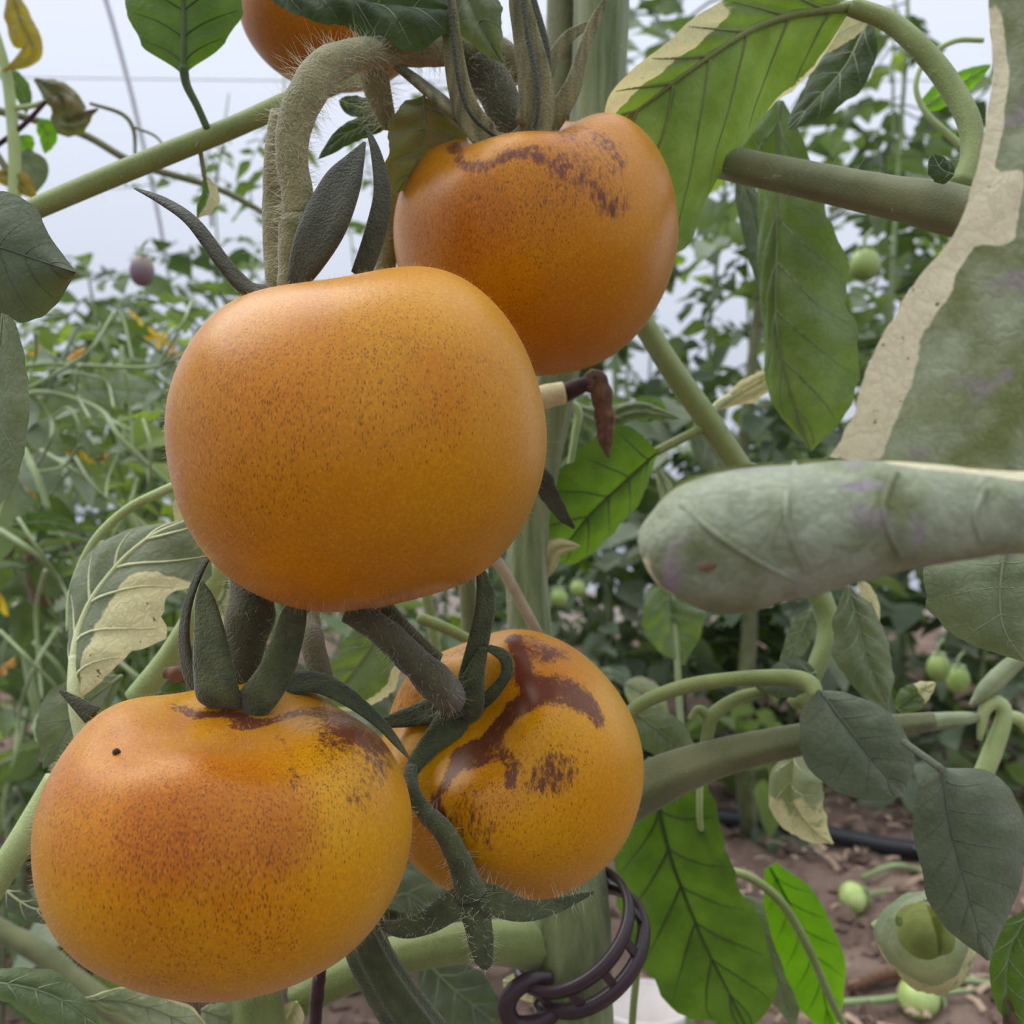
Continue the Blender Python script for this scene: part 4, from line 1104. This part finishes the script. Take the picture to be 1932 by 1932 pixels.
# ------------------------------------------------------------------ plastic clip on the stem
CLIPM = plain('clip_plastic', C(62, 48, 54), 0.38, 0.5)
CL = thing('tomato_clip', P(1080, 1830, .325), 'dark purple brown plastic clip with slots clasped round the thick stem', 'clip')
cc = P(1084, 1768, .326)
tilt = Matrix.Rotation(math.radians(-33), 3, 'Y') @ Matrix.Rotation(math.radians(24), 3, 'X')
def ringpt(a, r, z):
    return cc + tilt @ Vector((r * math.cos(a), r * math.sin(a), z))
R0 = 0.0208
def band(name, z, hw, th, a0, a1, n=60):
    V, Fc = [], []
    for i in range(n + 1):
        a = a0 + (a1 - a0) * i / n
        for (r, zz) in ((R0, z - hw), (R0 + th, z - hw), (R0 + th * 1.15, z), (R0 + th, z + hw), (R0, z + hw)):
            V.append(ringpt(a, r, zz))
    for i in range(n):
        for k in range(5):
            k2 = (k + 1) % 5
            Fc.append((i * 5 + k, i * 5 + k2, i * 5 + 5 + k2, i * 5 + 5 + k))
    Fc.append((0, 1, 2, 3, 4)); Fc.append(tuple(n * 5 + q for q in (4, 3, 2, 1, 0)))
    return obj(name, V, Fc, CLIPM, CL)
A0, A1 = math.radians(-152), math.radians(150)
band('rail', 0.0050, 0.0021, 0.0020, A0, A1)
band('rail', -0.0050, 0.0023, 0.0024, A0, A1)
for k in range(10):
    a = A0 + (A1 - A0) * (k + .5) / 10
    V = []
    for da in (-.06, .06):
        for r in (R0 + .0003, R0 + .0018):
            for z in (-.0052, .0052):
                V.append(ringpt(a + da, r, z))
    obj('rung', V, [(0, 1, 3, 2), (4, 6, 7, 5), (0, 4, 5, 1), (2, 3, 7, 6), (0, 2, 6, 4), (1, 5, 7, 3)], CLIPM, CL, smooth_=False)
q0 = ringpt(A0, R0 + .001, 0)
tube('hinge', [(1040, 1846, .314, 30), (1000, 1850, .312, 34), (968, 1872, .311, 36), (956, 1904, .311, 36), (972, 1932, .312, 36), (1015, 1930, .313, 36), (1050, 1908, .314, 32)], CLIPM, CL, flat=.8, seg=12, n=40)
tube('latch', [(1000, 1825, .338, 26), (985, 1842, .335, 40), (1005, 1860, .330, 36)], CLIPM, CL, flat=.6, seg=10)

# ------------------------------------------------------------------ rows of plants behind
BGL = [leafmat('back_grey', C(160, 170, 146), C(126, 140, 112), 0.35, C(130, 165, 60), scale=14, fuzz=0, varieg=False),
       leafmat('back_green', C(112, 132, 84), C(86, 106, 60), 0.42, C(118, 148, 56), scale=14, fuzz=0, varieg=False),
       leafmat('back_dark', C(92, 110, 80), C(66, 84, 56), 0.35, C(84, 112, 46), scale=14, fuzz=0, varieg=False),
       leafmat('back_lime', C(124, 146, 62), C(104, 128, 50), 0.5, C(160, 190, 60), scale=14, fuzz=0, varieg=False)]
BSTEM = stemmat('back_stem', C(150, 166, 118), C(118, 138, 86), 0.6, scale=30, fuzz=0)

def compound(name, seed, pairs, L, ll, lw, mat, droop=0.35, lobed=True):
    """one pinnate tomato leaf: rachis ribbon with leaflets joined on"""
    rnd = random.Random(seed)
    V, Fc = [], []
    ns = pairs * 2 + 3
    rach = []
    for i in range(ns):
        t = i / (ns - 1)
        x = L * t
        z = -droop * L * t * t + 0.08 * L * math.sin(t * 5 + seed)
        y = 0.05 * L * math.sin(t * 3 + seed)
        wd = 0.0032 * (1 - 0.6 * t)
        rach.append((x, y, z))
        V += [(x, y - wd, z), (x, y, z + wd), (x, y + wd, z)]
    for i in range(ns - 1):
        a = i * 3
        Fc += [(a, a + 1, a + 4, a + 3), (a + 1, a + 2, a + 5, a + 4), (a + 2, a, a + 3, a + 5)]
    def leaflet(bi, d, length, width):
        b = Vector(rach[bi])
        d = Vector(d).normalized()
        side = d.cross(Vector((0, 0, 1))).normalized()
        up = side.cross(d)
        roll = rnd.uniform(-.7, .7)
        s2 = side * math.cos(roll) + up * math.sin(roll)
        u2 = up * math.cos(roll) - side * math.sin(roll)
        prof = [0.06, 0.72, 1.0, 0.82, 0.45, 0.04] if lobed else [0.1, 0.7, 1.0, .8, .5, .05]
        dr = rnd.uniform(.15, .7); fold = rnd.uniform(.05, .55); tw = rnd.uniform(-.9, .9)
        rows = []
        for j, w_ in enumerate(prof):
            t = j / (len(prof) - 1)
            c = b + d * length * (t * (1 - .12 * dr * t)) - Vector((0, 0, 1)) * (dr * length * t * t * .55)
            a = tw * t
            ss = s2 * math.cos(a) + u2 * math.sin(a); uu = u2 * math.cos(a) - s2 * math.sin(a)
            wv = width * w_ * .5 * rnd.uniform(.85, 1.15)
            row = []
            for q in (-1, -.5, 0, .5, 1):
                p = c + ss * wv * q + uu * (fold * wv * abs(q) + .12 * wv * math.sin(q * 4 + j * 1.7 + seed))
                row.append(len(V)); V.append(tuple(p))
            rows.append(row)
        k = bi * 3
        Fc.append((k + 1, rows[0][1], rows[0][3]))
        for r0, r1 in zip(rows, rows[1:]):
            for q in range(4):
                Fc.append((r0[q], r0[q + 1], r1[q + 1], r1[q]))
    for p in range(pairs):
        bi = 2 + p * 2
        for s in (-1, 1):
            leaflet(min(bi + (0 if s < 0 else 1), ns - 1), (0.55, s * rnd.uniform(.7, 1.0), rnd.uniform(-.35, .25)), ll * rnd.uniform(.7, 1.05), lw * rnd.uniform(.75, 1.1))
    leaflet(ns - 1, (1, 0, -.25), ll * 1.25, lw * 1.15)
    me = bpy.data.meshes.new(name)
    me.from_pydata(V, [], Fc)
    me.polygons.foreach_set('use_smooth', [True] * len(me.polygons))
    me.materials.append(mat)
    me.update()
    return me

BROAD = [[compound('leaf_blade', 100 + 10 * k + s, 2 + s % 2, .16 + .02 * s, .085, .058, BGL[k]) for s in range(4)] for k in range(4)]
WISPY = [[compound('leaf_blade', 300 + 10 * k + s, 3, .13 + .02 * s, .052, .022, BGL[k], .6) for s in range(4)] for k in range(4)]

def flower_mesh(mat):
    V, Fc = [(0, 0, 0)], []
    for k in range(5):
        a = k * 1.2566
        b = len(V)
        for da, r, z in ((-.5, .35, -.3), (-.2, .8, -.45), (0, 1.15, -.25), (.2, .8, -.45), (.5, .35, -.3)):
            V.append((.011 * r * math.cos(a + da), .011 * r * math.sin(a + da), .011 * z))
        for q in range(4):
            Fc.append((0, b + q, b + q + 1))
    me = bpy.data.meshes.new('flower')
    me.from_pydata(V, [], Fc); me.materials.append(mat); me.update()
    return me
YEL = leafmat('petal', C(244, 216, 40), C(232, 196, 28), .4, C(255, 220, 40), scale=60, fuzz=0, varieg=False)
FLOW = flower_mesh(YEL)
ORY = leafmat('petal_old', C(226, 184, 96), C(206, 150, 80), .4, C(230, 170, 80), scale=60, fuzz=0, varieg=False)
FLOW2 = flower_mesh(ORY)

def mesh_part(name, me, mw, parent):
    o = bpy.data.objects.new(name, me)
    COL.objects.link(o)
    o.parent = parent
    o.matrix_parent_inverse = Matrix.Translation(-parent.location)
    o.matrix_basis = mw
    return o

def in_view(p, margin=160):
    if p.y < .3: return False
    x, y = proj(p)
    return -margin < x < 1932 + margin and -margin < y < 1932 + margin

def bgplant(x, y, h, nleaf, meshes, weights, seed, lab, z0=0.05, spread=.05, size=1.0, stemw=.006, group='tomato plants in the rows behind', lean=(0, 0)):
    rnd = random.Random(seed)
    t = thing('tomato_plant', (x, y, soil_h(x, y)), lab, 'plant', group)
    path = []
    for k in range(7):
        f = k / 6
        path.append((x + lean[0] * f + spread * N3((seed, f * 3, 0)), y + lean[1] * f + spread * N3((seed, f * 3, 5)), soil_h(x, y) - .01 + h * f, stemw * (1.15 - .7 * f)))
    tube('stem', path, STALKB if stemw > .01 else BSTEM, t, n=24, seg=8, world=True)
    pts = cr(path, 60)
    ks = [k for k, wv in enumerate(weights) for _ in range(wv)]
    for k in range(nleaf):
        f = z0 + (1 - z0) * (k + rnd.random()) / nleaf
        p = Vector(pts[min(59, int(f * 59))][:3])
        az = rnd.random() * 6.283
        pitch = rnd.uniform(-.5, .5)
        sc = size * rnd.uniform(.65, 1.2)
        c = p + Vector((math.cos(az), math.sin(az), -.2)) * .1 * sc
        if not in_view(c): continue
        mw = Matrix.Translation(p) @ Matrix.Rotation(az, 4, 'Z') @ Matrix.Rotation(pitch, 4, 'Y') @ Matrix.Rotation(rnd.uniform(-.5, .5), 4, 'X') @ Matrix.Scale(sc, 4)
        mesh_part('leaf', rnd.choice(meshes[rnd.choice(ks)]), mw, t)
    return t

LB = 'out of focus leafy tomato plant in the rows behind'
k = 0
# right hand rows: tall and dense
LR = 'blurred broad leaved tomato plant of the tall row right of the fruit'
LF = 'distant tomato plant of the far right rows, seen only as small blurred leaves'
for (x, y, h, n) in ((.33, 1.42, .95, 24), (.66, 1.75, 1.6, 34), (.20, 1.95, 1.5, 32), (1.02, 1.85, 1.6, 34), (.44, 2.15, 1.6, 34), (.84, 2.25, 1.6, 34), (1.30, 2.2, 1.6, 34),
                     (.10, 2.6, 1.6, 32), (.62, 2.7, 1.6, 32), (1.05, 2.75, 1.6, 32), (1.55, 2.7, 1.6, 30), (.34, 3.0, 1.4, 30), (.85, 3.05, 1.4, 30), (1.35, 3.05, 1.4, 28), (-.05, 2.2, 1.25, 30), (.02, 1.65, .95, 22)):
    k += 1
    if k == 1:
        bgplant(x, y, h, n, BROAD, (4, 3, 3, 1), k, 'tomato plant with a bare dark stem standing by the black hose', size=.7, group=None, stemw=.012)
        continue
    far = y > 2.1
    bgplant(x, y, h, n, BROAD, (4, 3, 3, 1), k, LF if far else LR, size=1.0, group='far rows on the right' if far else 'tall row on the right')
LW_ = 'low bushy tomato plant in shade at the foot of the right rows'
for (x, y, h, n) in ((.12, 1.55, .62, 30), (.46, 1.70, .60, 30), (.74, 1.62, .55, 26), (.30, 1.85, .70, 30), (.95, 1.9, .7, 28), (.60, 2.0, .75, 30), (1.25, 2.0, .75, 26), (.02, 2.0, .7, 26)):
    k += 1
    bgplant(x, y, h, n, BROAD, (6, 3, 2, 1), k, LW_, z0=.12, size=.85, stemw=.005, group='low plants at the foot of the right rows')
LL = 'low wispy tomato plant out of focus on the left under the white film'
LG = 'distant low tomato plant at the foot of the white film'
for (x, y, h, n) in ((-.48, 1.0, .36, 26), (-.36, 1.15, .42, 26), (-.22, 1.05, .34, 22), (-.40, 1.05, .62, 34), (-.24, 1.25, .66, 32), (-.58, 1.35, .70, 36), (-.10, 1.45, .72, 30), (-.36, 1.6, .80, 36), (-.75, 1.8, .90, 36), (-.16, 1.9, .92, 34), (-.52, 2.05, .98, 38), (-.88, 2.4, 1.08, 38), (-.30, 2.5, 1.1, 38), (-.62, 2.8, 1.18, 36), (-.05, 2.9, 1.25, 34), (-.95, 3.0, 1.2, 34)):
    k += 1
    far = y > 1.85
    bgplant(x, y, h, n, BROAD if k % 3 == 0 else WISPY, (6, 3, 1, 1), k, LG if far else LL, size=.9, stemw=.005, group='plants at the foot of the film' if far else 'low plants on the left')
for (x, y, h, n) in ((-.30, 1.35, 1.05, 12), (-.14, 1.5, 1.2, 14), (-.47, 1.7, 1.15, 12), (-.08, 2.0, 1.5, 16), (-.33, 2.2, 1.35, 12)):
    k += 1
    bgplant(x, y, h, n, WISPY, (3, 3, 1, 0), k, 'thin straggling tomato shoot rising against the white film', z0=.5, size=.8, stemw=.003, group='straggling shoots against the film')

# the sprawling plant close behind on the left, with flower trusses
SP = thing('tomato_plant', P(120, 966, .72), 'pale sprawling tomato plant with yellow flowers at the left behind the fruit', 'plant')
SP.location.z = 0
def tr(path, w=8, d=.60, mat=None):
    return tube('flower_stalk', [(x, y, d + .02 * math.sin(i * 2.1 + x), w * (1 - .35 * i / len(path))) for i, (x, y) in enumerate(path)], mat or BSTEM, SP, seg=8)
for path, w_ in (([(20, 760), (60, 742), (110, 745), (190, 775), (230, 830), (330, 925)], 13), ([(0, 700), (80, 688), (160, 690), (290, 692), (360, 662)], 9), ([(50, 735), (130, 690), (175, 655), (215, 592), (232, 600), (250, 680)], 8),
                ([(60, 745), (95, 790), (95, 830), (70, 880)], 9), ([(150, 690), (145, 740), (170, 790)], 7), ([(150, 705), (200, 720), (215, 770)], 7), ([(330, 665), (300, 690), (345, 610), (360, 570)], 7),
                ([(45, 850), (70, 900), (90, 960)], 16), ([(75, 890), (120, 880), (150, 840)], 8), ([(140, 860), (180, 920), (260, 980), (330, 1040)], 7), ([(0, 1190), (60, 1250), (110, 1310), (70, 1360), (70, 1400)], 8),
                ([(110, 1310), (150, 1290), (80, 1340), (60, 1380)], 6), ([(0, 1000), (60, 1040), (110, 1090)], 12), ([(0, 620), (60, 596), (120, 590)], 7), ([(235, 700), (245, 770), (250, 860)], 7), ([(95, 790), (130, 770), (150, 810), (145, 860)], 7),
                ([(200, 940), (205, 900), (225, 850), (235, 800)], 6), ([(270, 790), (285, 850), (280, 930)], 6)):
    tr(path, w_)
rnd = random.Random(91)
for kk in range(22):
    x0_, y0_ = rnd.uniform(-20, 330), rnd.uniform(600, 1250)
    a_ = rnd.uniform(-.5, 2.4); L_ = rnd.uniform(90, 200)
    p_ = [(x0_ + L_ * q * math.cos(a_) + 22 * math.sin(q * 3 + kk), y0_ + L_ * q * math.sin(a_) + 60 * q * q) for q in (0, .35, .7, 1)]
    tr(p_, rnd.uniform(6, 10), rnd.uniform(.58, .75))
LW = WISPY[0] + WISPY[1]
rnd = random.Random(77)
for kk in range(58):
    px, py = rnd.uniform(-30, 360), rnd.uniform(560, 1300)
    d = rnd.uniform(.66, 1.0)
    p = P(px, py, d)
    mw = Matrix.Translation(p) @ Matrix.Rotation(rnd.random() * 6.28, 4, 'Z') @ Matrix.Rotation(rnd.uniform(-.2, .9), 4, 'Y') @ Matrix.Rotation(rnd.uniform(-.6, .6), 4, 'X') @ Matrix.Scale(rnd.uniform(.35, .7), 4)
    mesh_part('leaf', rnd.choice(LW if kk % 3 else BROAD[0] + BROAD[1] + BROAD[3]), mw, SP)
for (px, py, d, s, old) in ((302, 632, .70, 1.5, 0), (262, 598, .8, 1.2, 0), (155, 852, .68, 1.5, 0), (8, 1130, .66, 1.7, 0), (140, 665, .7, 1.1, 1), (70, 668, .75, 1.2, 0), (330, 660, .8, 1.1, 1), (5, 1255, .66, 1.3, 1), (88, 870, .7, 1.4, 1), (60, 920, .7, 1.2, 1), (190, 860, .72, 1.1, 1), (1450, 1245, 1.2, 1.3, 1), (1640, 1130, 1.0, 1.4, 0)):
    if px > 1000: continue
    mw = Matrix.Translation(P(px, py, d)) @ Matrix.Rotation(rnd.uniform(-1, 1), 4, 'X') @ Matrix.Rotation(rnd.uniform(-1, 1), 4, 'Y') @ Matrix.Scale(s * .62, 4)
    mesh_part('flower', FLOW2 if old else FLOW, mw, SP)
tube('dead_stem', [(85, 1145, .80, 40), (70, 1080, .80, 46), (62, 1040, .80, 36), (20, 1010, .80, 20)], DRY, SP, bumpy=.2)
tube('stem', [(300, 1960, .62, 50), (150, 1860, .62, 46), (80, 1800, .62, 44), (-30, 1740, .62, 40)], STALKB, SP, bumpy=.12)
tube('stem', [(120, 1500, .75, 18), (60, 1300, .75, 18), (40, 1100, .75, 16), (40, 850, .74, 12), (60, 740, .72, 10)], BSTEM, SP)
leaf(SP, [(20, 990), (90, 985), (160, 1002)], 20, 16, GREEN, d=.60, seed=71, nv=4, midw=5)
leaf(SP, [(110, 1190), (80, 1260), (30, 1330)], 90, 80, BGL[1], d=.78, seed=72, nv=4, midw=5)
leaf(SP, [(150, 735), (230, 735), (320, 752)], 34, 26, BGL[0], d=.80, seed=73, nv=4, midw=5)

# yellowing shoot at the top left
SH = thing('tomato_shoot', P(15, 400, .5), 'yellowing tomato shoot with dried curled leaves at the top left corner', 'plant')
tube('stem', [(-10, 60, .50, 18), (12, 140, .50, 20), (24, 240, .50, 22), (28, 340, .50, 24), (20, 480, .5, 26)], STALKL, SH)
tube('stem', [(20, 205, .50, 12), (60, 200, .50, 10), (88, 190, .50, 8)], STALKL, SH)
tube('stem', [(-20, 285, .50, 10), (40, 240, .50, 10), (88, 190, .50, 8)], DRYD, SH)
tube('stem', [(-20, 270, .50, 12), (20, 330, .50, 14), (40, 350, .50, 14)], STALKB, SH)
tube('stem', [(-20, 205, .55, 16), (60, 225, .55, 14), (160, 255, .55, 14), (260, 310, .55, 14), (420, 360, .56, 12), (560, 440, .57, 10)], STALKB, SH)
tube('stem', [(170, 195, .50, 6), (230, 215, .50, 8), (252, 245, .50, 8), (255, 290, .50, 6)], STALKB, SH)
tube('stem', [(252, 240, .50, 5), (290, 255, .5, 5), (310, 275, .50, 4)], STALKB, SH)
leaf(SH, [(18, -30), (40, 40), (62, 100), (5, 135)], [4, 18, 22, 16, 2], [4, 26, 34, 22, 2], YELLOW, d=.495, bulge=.4, wr=.06, seed=61, nv=4, midw=6, label='yellow leaf with a brown curled rim')
leaf(SH, [(66, 150), (120, 190), (130, 235), (185, 205)], [4, 26, 34, 20, 2], [4, 26, 30, 22, 2], SHRIV, d=.50, bulge=.6, wr=.16, seed=62, nv=4, midw=5, label='shrivelled grey brown leaf')
leaf(SH, [(75, 225), (90, 255), (85, 290)], 20, 18, BRIGHT, d=.51, seed=63, nv=3, midw=4)
leaf(SH, [(40, 255), (50, 275), (58, 292)], 18, 16, BRIGHT, d=.52, seed=64, nv=3, midw=4)
leaf(SH, [(30, 290), (65, 320), (60, 370)], 26, 26, GREY, d=.52, seed=65, nv=3, midw=5)
leaf(SH, [(-10, 330), (30, 340), (70, 375)], 22, 20, YELLOW, d=.50, bulge=.4, seed=66, nv=3, midw=4)
leaf(SH, [(0, 130), (40, 170), (50, 215)], 20, 18, GREEN, d=.53, seed=67, nv=3, midw=4)

# neighbour plant at the right, between the front plant and the rows
NB = thing('tomato_plant', P(1270, 966, .62), 'soft focus pale leaved tomato plant between the front stem and the back row', 'plant')
NB.location.z = 0
tube('stem', [(1300, 1960, .62, 14), (1290, 1500, .62, 13), (1275, 1200, .62, 11), (1265, 1000, .62, 9)], BSTEM, NB)
leaf(NB, [(1262, 1080), (1262, 1160), (1290, 1255)], [4, 50, 70, 50, 2], [4, 44, 54, 40, 2], VARIEG, d=.62, wr=.06, seed=81, nv=5, midw=6)
leaf(NB, [(1310, 800), (1345, 860), (1380, 930)], 30, 30, GREYD, d=.60, seed=82, nv=4, midw=5)
leaf(NB, [(1180, 1290), (1215, 1310), (1260, 1350)], 30, 30, PALE, d=.55, seed=83, nv=4, midw=5)
leaf(NB, [(1200, 790), (1225, 770), (1260, 790)], 26, 26, GREEN, d=.55, seed=84, nv=3, midw=5)

# ------------------------------------------------------------------ small fruit hanging behind
def fruitmat(key, c1, c2):
    m, n, l, b = newmat('fruit_' + key)
    co = objco(n)
    l.new(mixc(n, l, mrange(n, l, noise_n(n, l, 60, 2, .5, co), .35, .65), c1, c2), b.inputs['Base Color'])
    b.inputs['Roughness'].default_value = .35
    return m
FPUR = fruitmat('purple', C(122, 98, 108), C(140, 128, 112))
FGRN = fruitmat('green', C(150, 170, 96), C(126, 150, 72))
FPAL = fruitmat('pale', C(196, 214, 140), C(170, 196, 110))
def small_fruit(px, py, d, wpx, mat, label, tall=1.2, group=None, ground=False, ang=0.0):
    r = wpx / F * d * .5
    c = P(px, py, d)
    if ground:
        c.z = soil_h(c.x, c.y) + r * .8
    t = thing('unripe_tomato', c - Vector((0, 0, r * (.8 if ground else tall))), label, 'tomato', group)
    V, Fc = [], []
    nl, nm = 20, 14
    rot = Matrix.Rotation(ang, 3, 'Y')
    for j in range(nm + 1):
        ph = math.pi * j / nm
        for i in range(nl):
            th = 6.283 * i / nl
            z = math.cos(ph) * tall - .12 * math.exp(-(ph / .4) ** 2)
            q = Vector((math.sin(ph) * math.cos(th) * (1 - .1 * math.cos(ph)), math.sin(ph) * math.sin(th) * (1 - .1 * math.cos(ph)), z)) * r
            V.append(c + rot @ q)
    for j in range(nm):
        for i in range(nl):
            i2 = (i + 1) % nl
            Fc.append((j * nl + i, (j + 1) * nl + i, (j + 1) * nl + i2, j * nl + i2))
    obj('body', V, Fc, mat, t)
    top = c + rot @ Vector((0, 0, r * tall * .9))
    for k in range(5):
        a = k * 1.2566
        dd = rot @ Vector((math.cos(a), math.sin(a), 0)); uz = rot @ Vector((0, 0, 1))
        tube('sepal', [tuple(top) + (r * .14,), tuple(top + dd * r * .5 + uz * r * .12) + (r * .16,), tuple(top + dd * r * .95 - uz * r * .1) + (r * .03,)], BSTEM, t, n=6, seg=6, flat=.4, hint=tuple(uz), world=True)
    uz = rot @ Vector((0, 0, 1))
    tube('stalk', [tuple(top) + (r * .12,), tuple(top + uz * r * .7) + (r * .13,), tuple(top + uz * r * 1.3 + Vector((r * .5, 0, 0))) + (r * .1,)], BSTEM, t, n=8, seg=6, world=True)
GP = 'small purplish unripe tomatoes behind on the left'
small_fruit(268, 510, .80, 46, FPUR, 'purple tinged unripe tomato hanging under the upper left stalk', 1.35, GP)
small_fruit(130, 1018, .78, 42, FPUR, 'purplish unripe tomato above the cream leaf at the left', 1.1, GP)
small_fruit(2, 1030, .70, 46, FPUR, 'purplish unripe tomato cut by the left edge', 1.2, GP)
GG = 'small green unripe tomatoes behind on the right'
small_fruit(1632, 498, 1.0, 58, FGRN, 'green unripe tomato hanging right of the crumpled leaf', 1.1, GG)
small_fruit(1770, 1258, .9, 42, FGRN, 'green unripe tomato hanging below the grey leaf at the right', 1.3, GG)
small_fruit(1808, 1282, .92, 42, FGRN, 'green unripe tomato beside the pale hooked stalk', 1.3, GG)
small_fruit(1055, 1128, 1.0, 34, FGRN, 'tiny green unripe tomato right of the main stem', 1.1, GG)
small_fruit(1090, 1110, 1.05, 30, FGRN, 'tiny green unripe tomato near the curled cream leaf', 1.1, GG)
GF = 'fallen unripe tomatoes on the soil'
small_fruit(1610, 1698, 1.16, 60, FPAL, 'pale green fallen tomato lying beside the leaf curled into a cup', .85, GF, True, 1.35)
small_fruit(1735, 1900, .93, 78, FPAL, 'pale green fallen tomato lying at the bottom edge of the soil', 1.0, GF, True, 1.4)

# ------------------------------------------------------------------ things on the soil
def gp(px, py, lift=0.0):
    d = H * F / (py - 966)
    p = P(px, py, d)
    return (p.x, p.y, soil_h(p.x, p.y) + lift)
HOSE = plain('hose_black', C(44, 46, 52), .45, .5)
hz = [gp(900, 1540, .016), gp(1150, 1555, .016), gp(1350, 1573, .017), gp(1500, 1586, .017), gp(1730, 1612, .017), gp(1960, 1632, .017), gp(2300, 1660, .017)]
hs = tube('irrigation_hose', [tuple(p) + (.0115,) for p in hz], HOSE, None, n=60, seg=14, world=True)
tag(hs, 'black irrigation hose lying across the soil at the lower right', 'hose')
for pa, lb in (([(1590, 1905), (1700, 1892), (1800, 1878), (1900, 1862)], 'long pale green fallen stalk at the bottom right of the soil'), ([(1625, 1697), (1690, 1690), (1760, 1686)], 'short pale fallen stalk behind the curled cup leaf'),
               ([(1600, 1868), (1680, 1862), (1745, 1872)], 'reddish brown dry stick lying on the soil')):
    pts = [gp(x, y, .01) for x, y in pa]
    s_ = tube('fallen_stalk', [p + (.0035 if 'stick' not in lb else .006,) for p in pts], BSTEM if 'stick' not in lb else DRY, None, n=20, seg=8, world=True)
    tag(s_, lb, 'stalk')
# white pot, only its rim in view
PT = thing('plant_pot', (P(1215, 1900, .78).x, .78, soil_h(P(1215, 1900, .78).x, .78)), 'white plastic pot on the soil at the bottom edge by the clip', 'pot')
WH = plain('pot_white', C(212, 204, 200), .4)
def lathe(name, prof, c, mat, parent, n=40):
    V, Fc = [], []
    for r, z in prof:
        for i in range(n):
            a = 6.283185 * i / n
            V.append((c.x + r * math.cos(a), c.y + r * math.sin(a), c.z + z))
    for j in range(len(prof) - 1):
        for i in range(n):
            i2 = (i + 1) % n
            Fc.append((j * n + i, j * n + i2, (j + 1) * n + i2, (j + 1) * n + i))
    return obj(name, V, Fc, mat, parent)
c = PT.location.copy()
hh = .45 - (1888 - 966) / F * .78 - c.z
lathe('wall', [(.0, .002), (.027, .002), (.034, hh - .002), (.0325, hh - .002), (.026, .006), (0, .006)], c, WH, PT)
lathe('rim', [(.033, hh - .008), (.037, hh - .008), (.0375, hh), (.033, hh), (.033, hh - .008)], c, WH, PT)
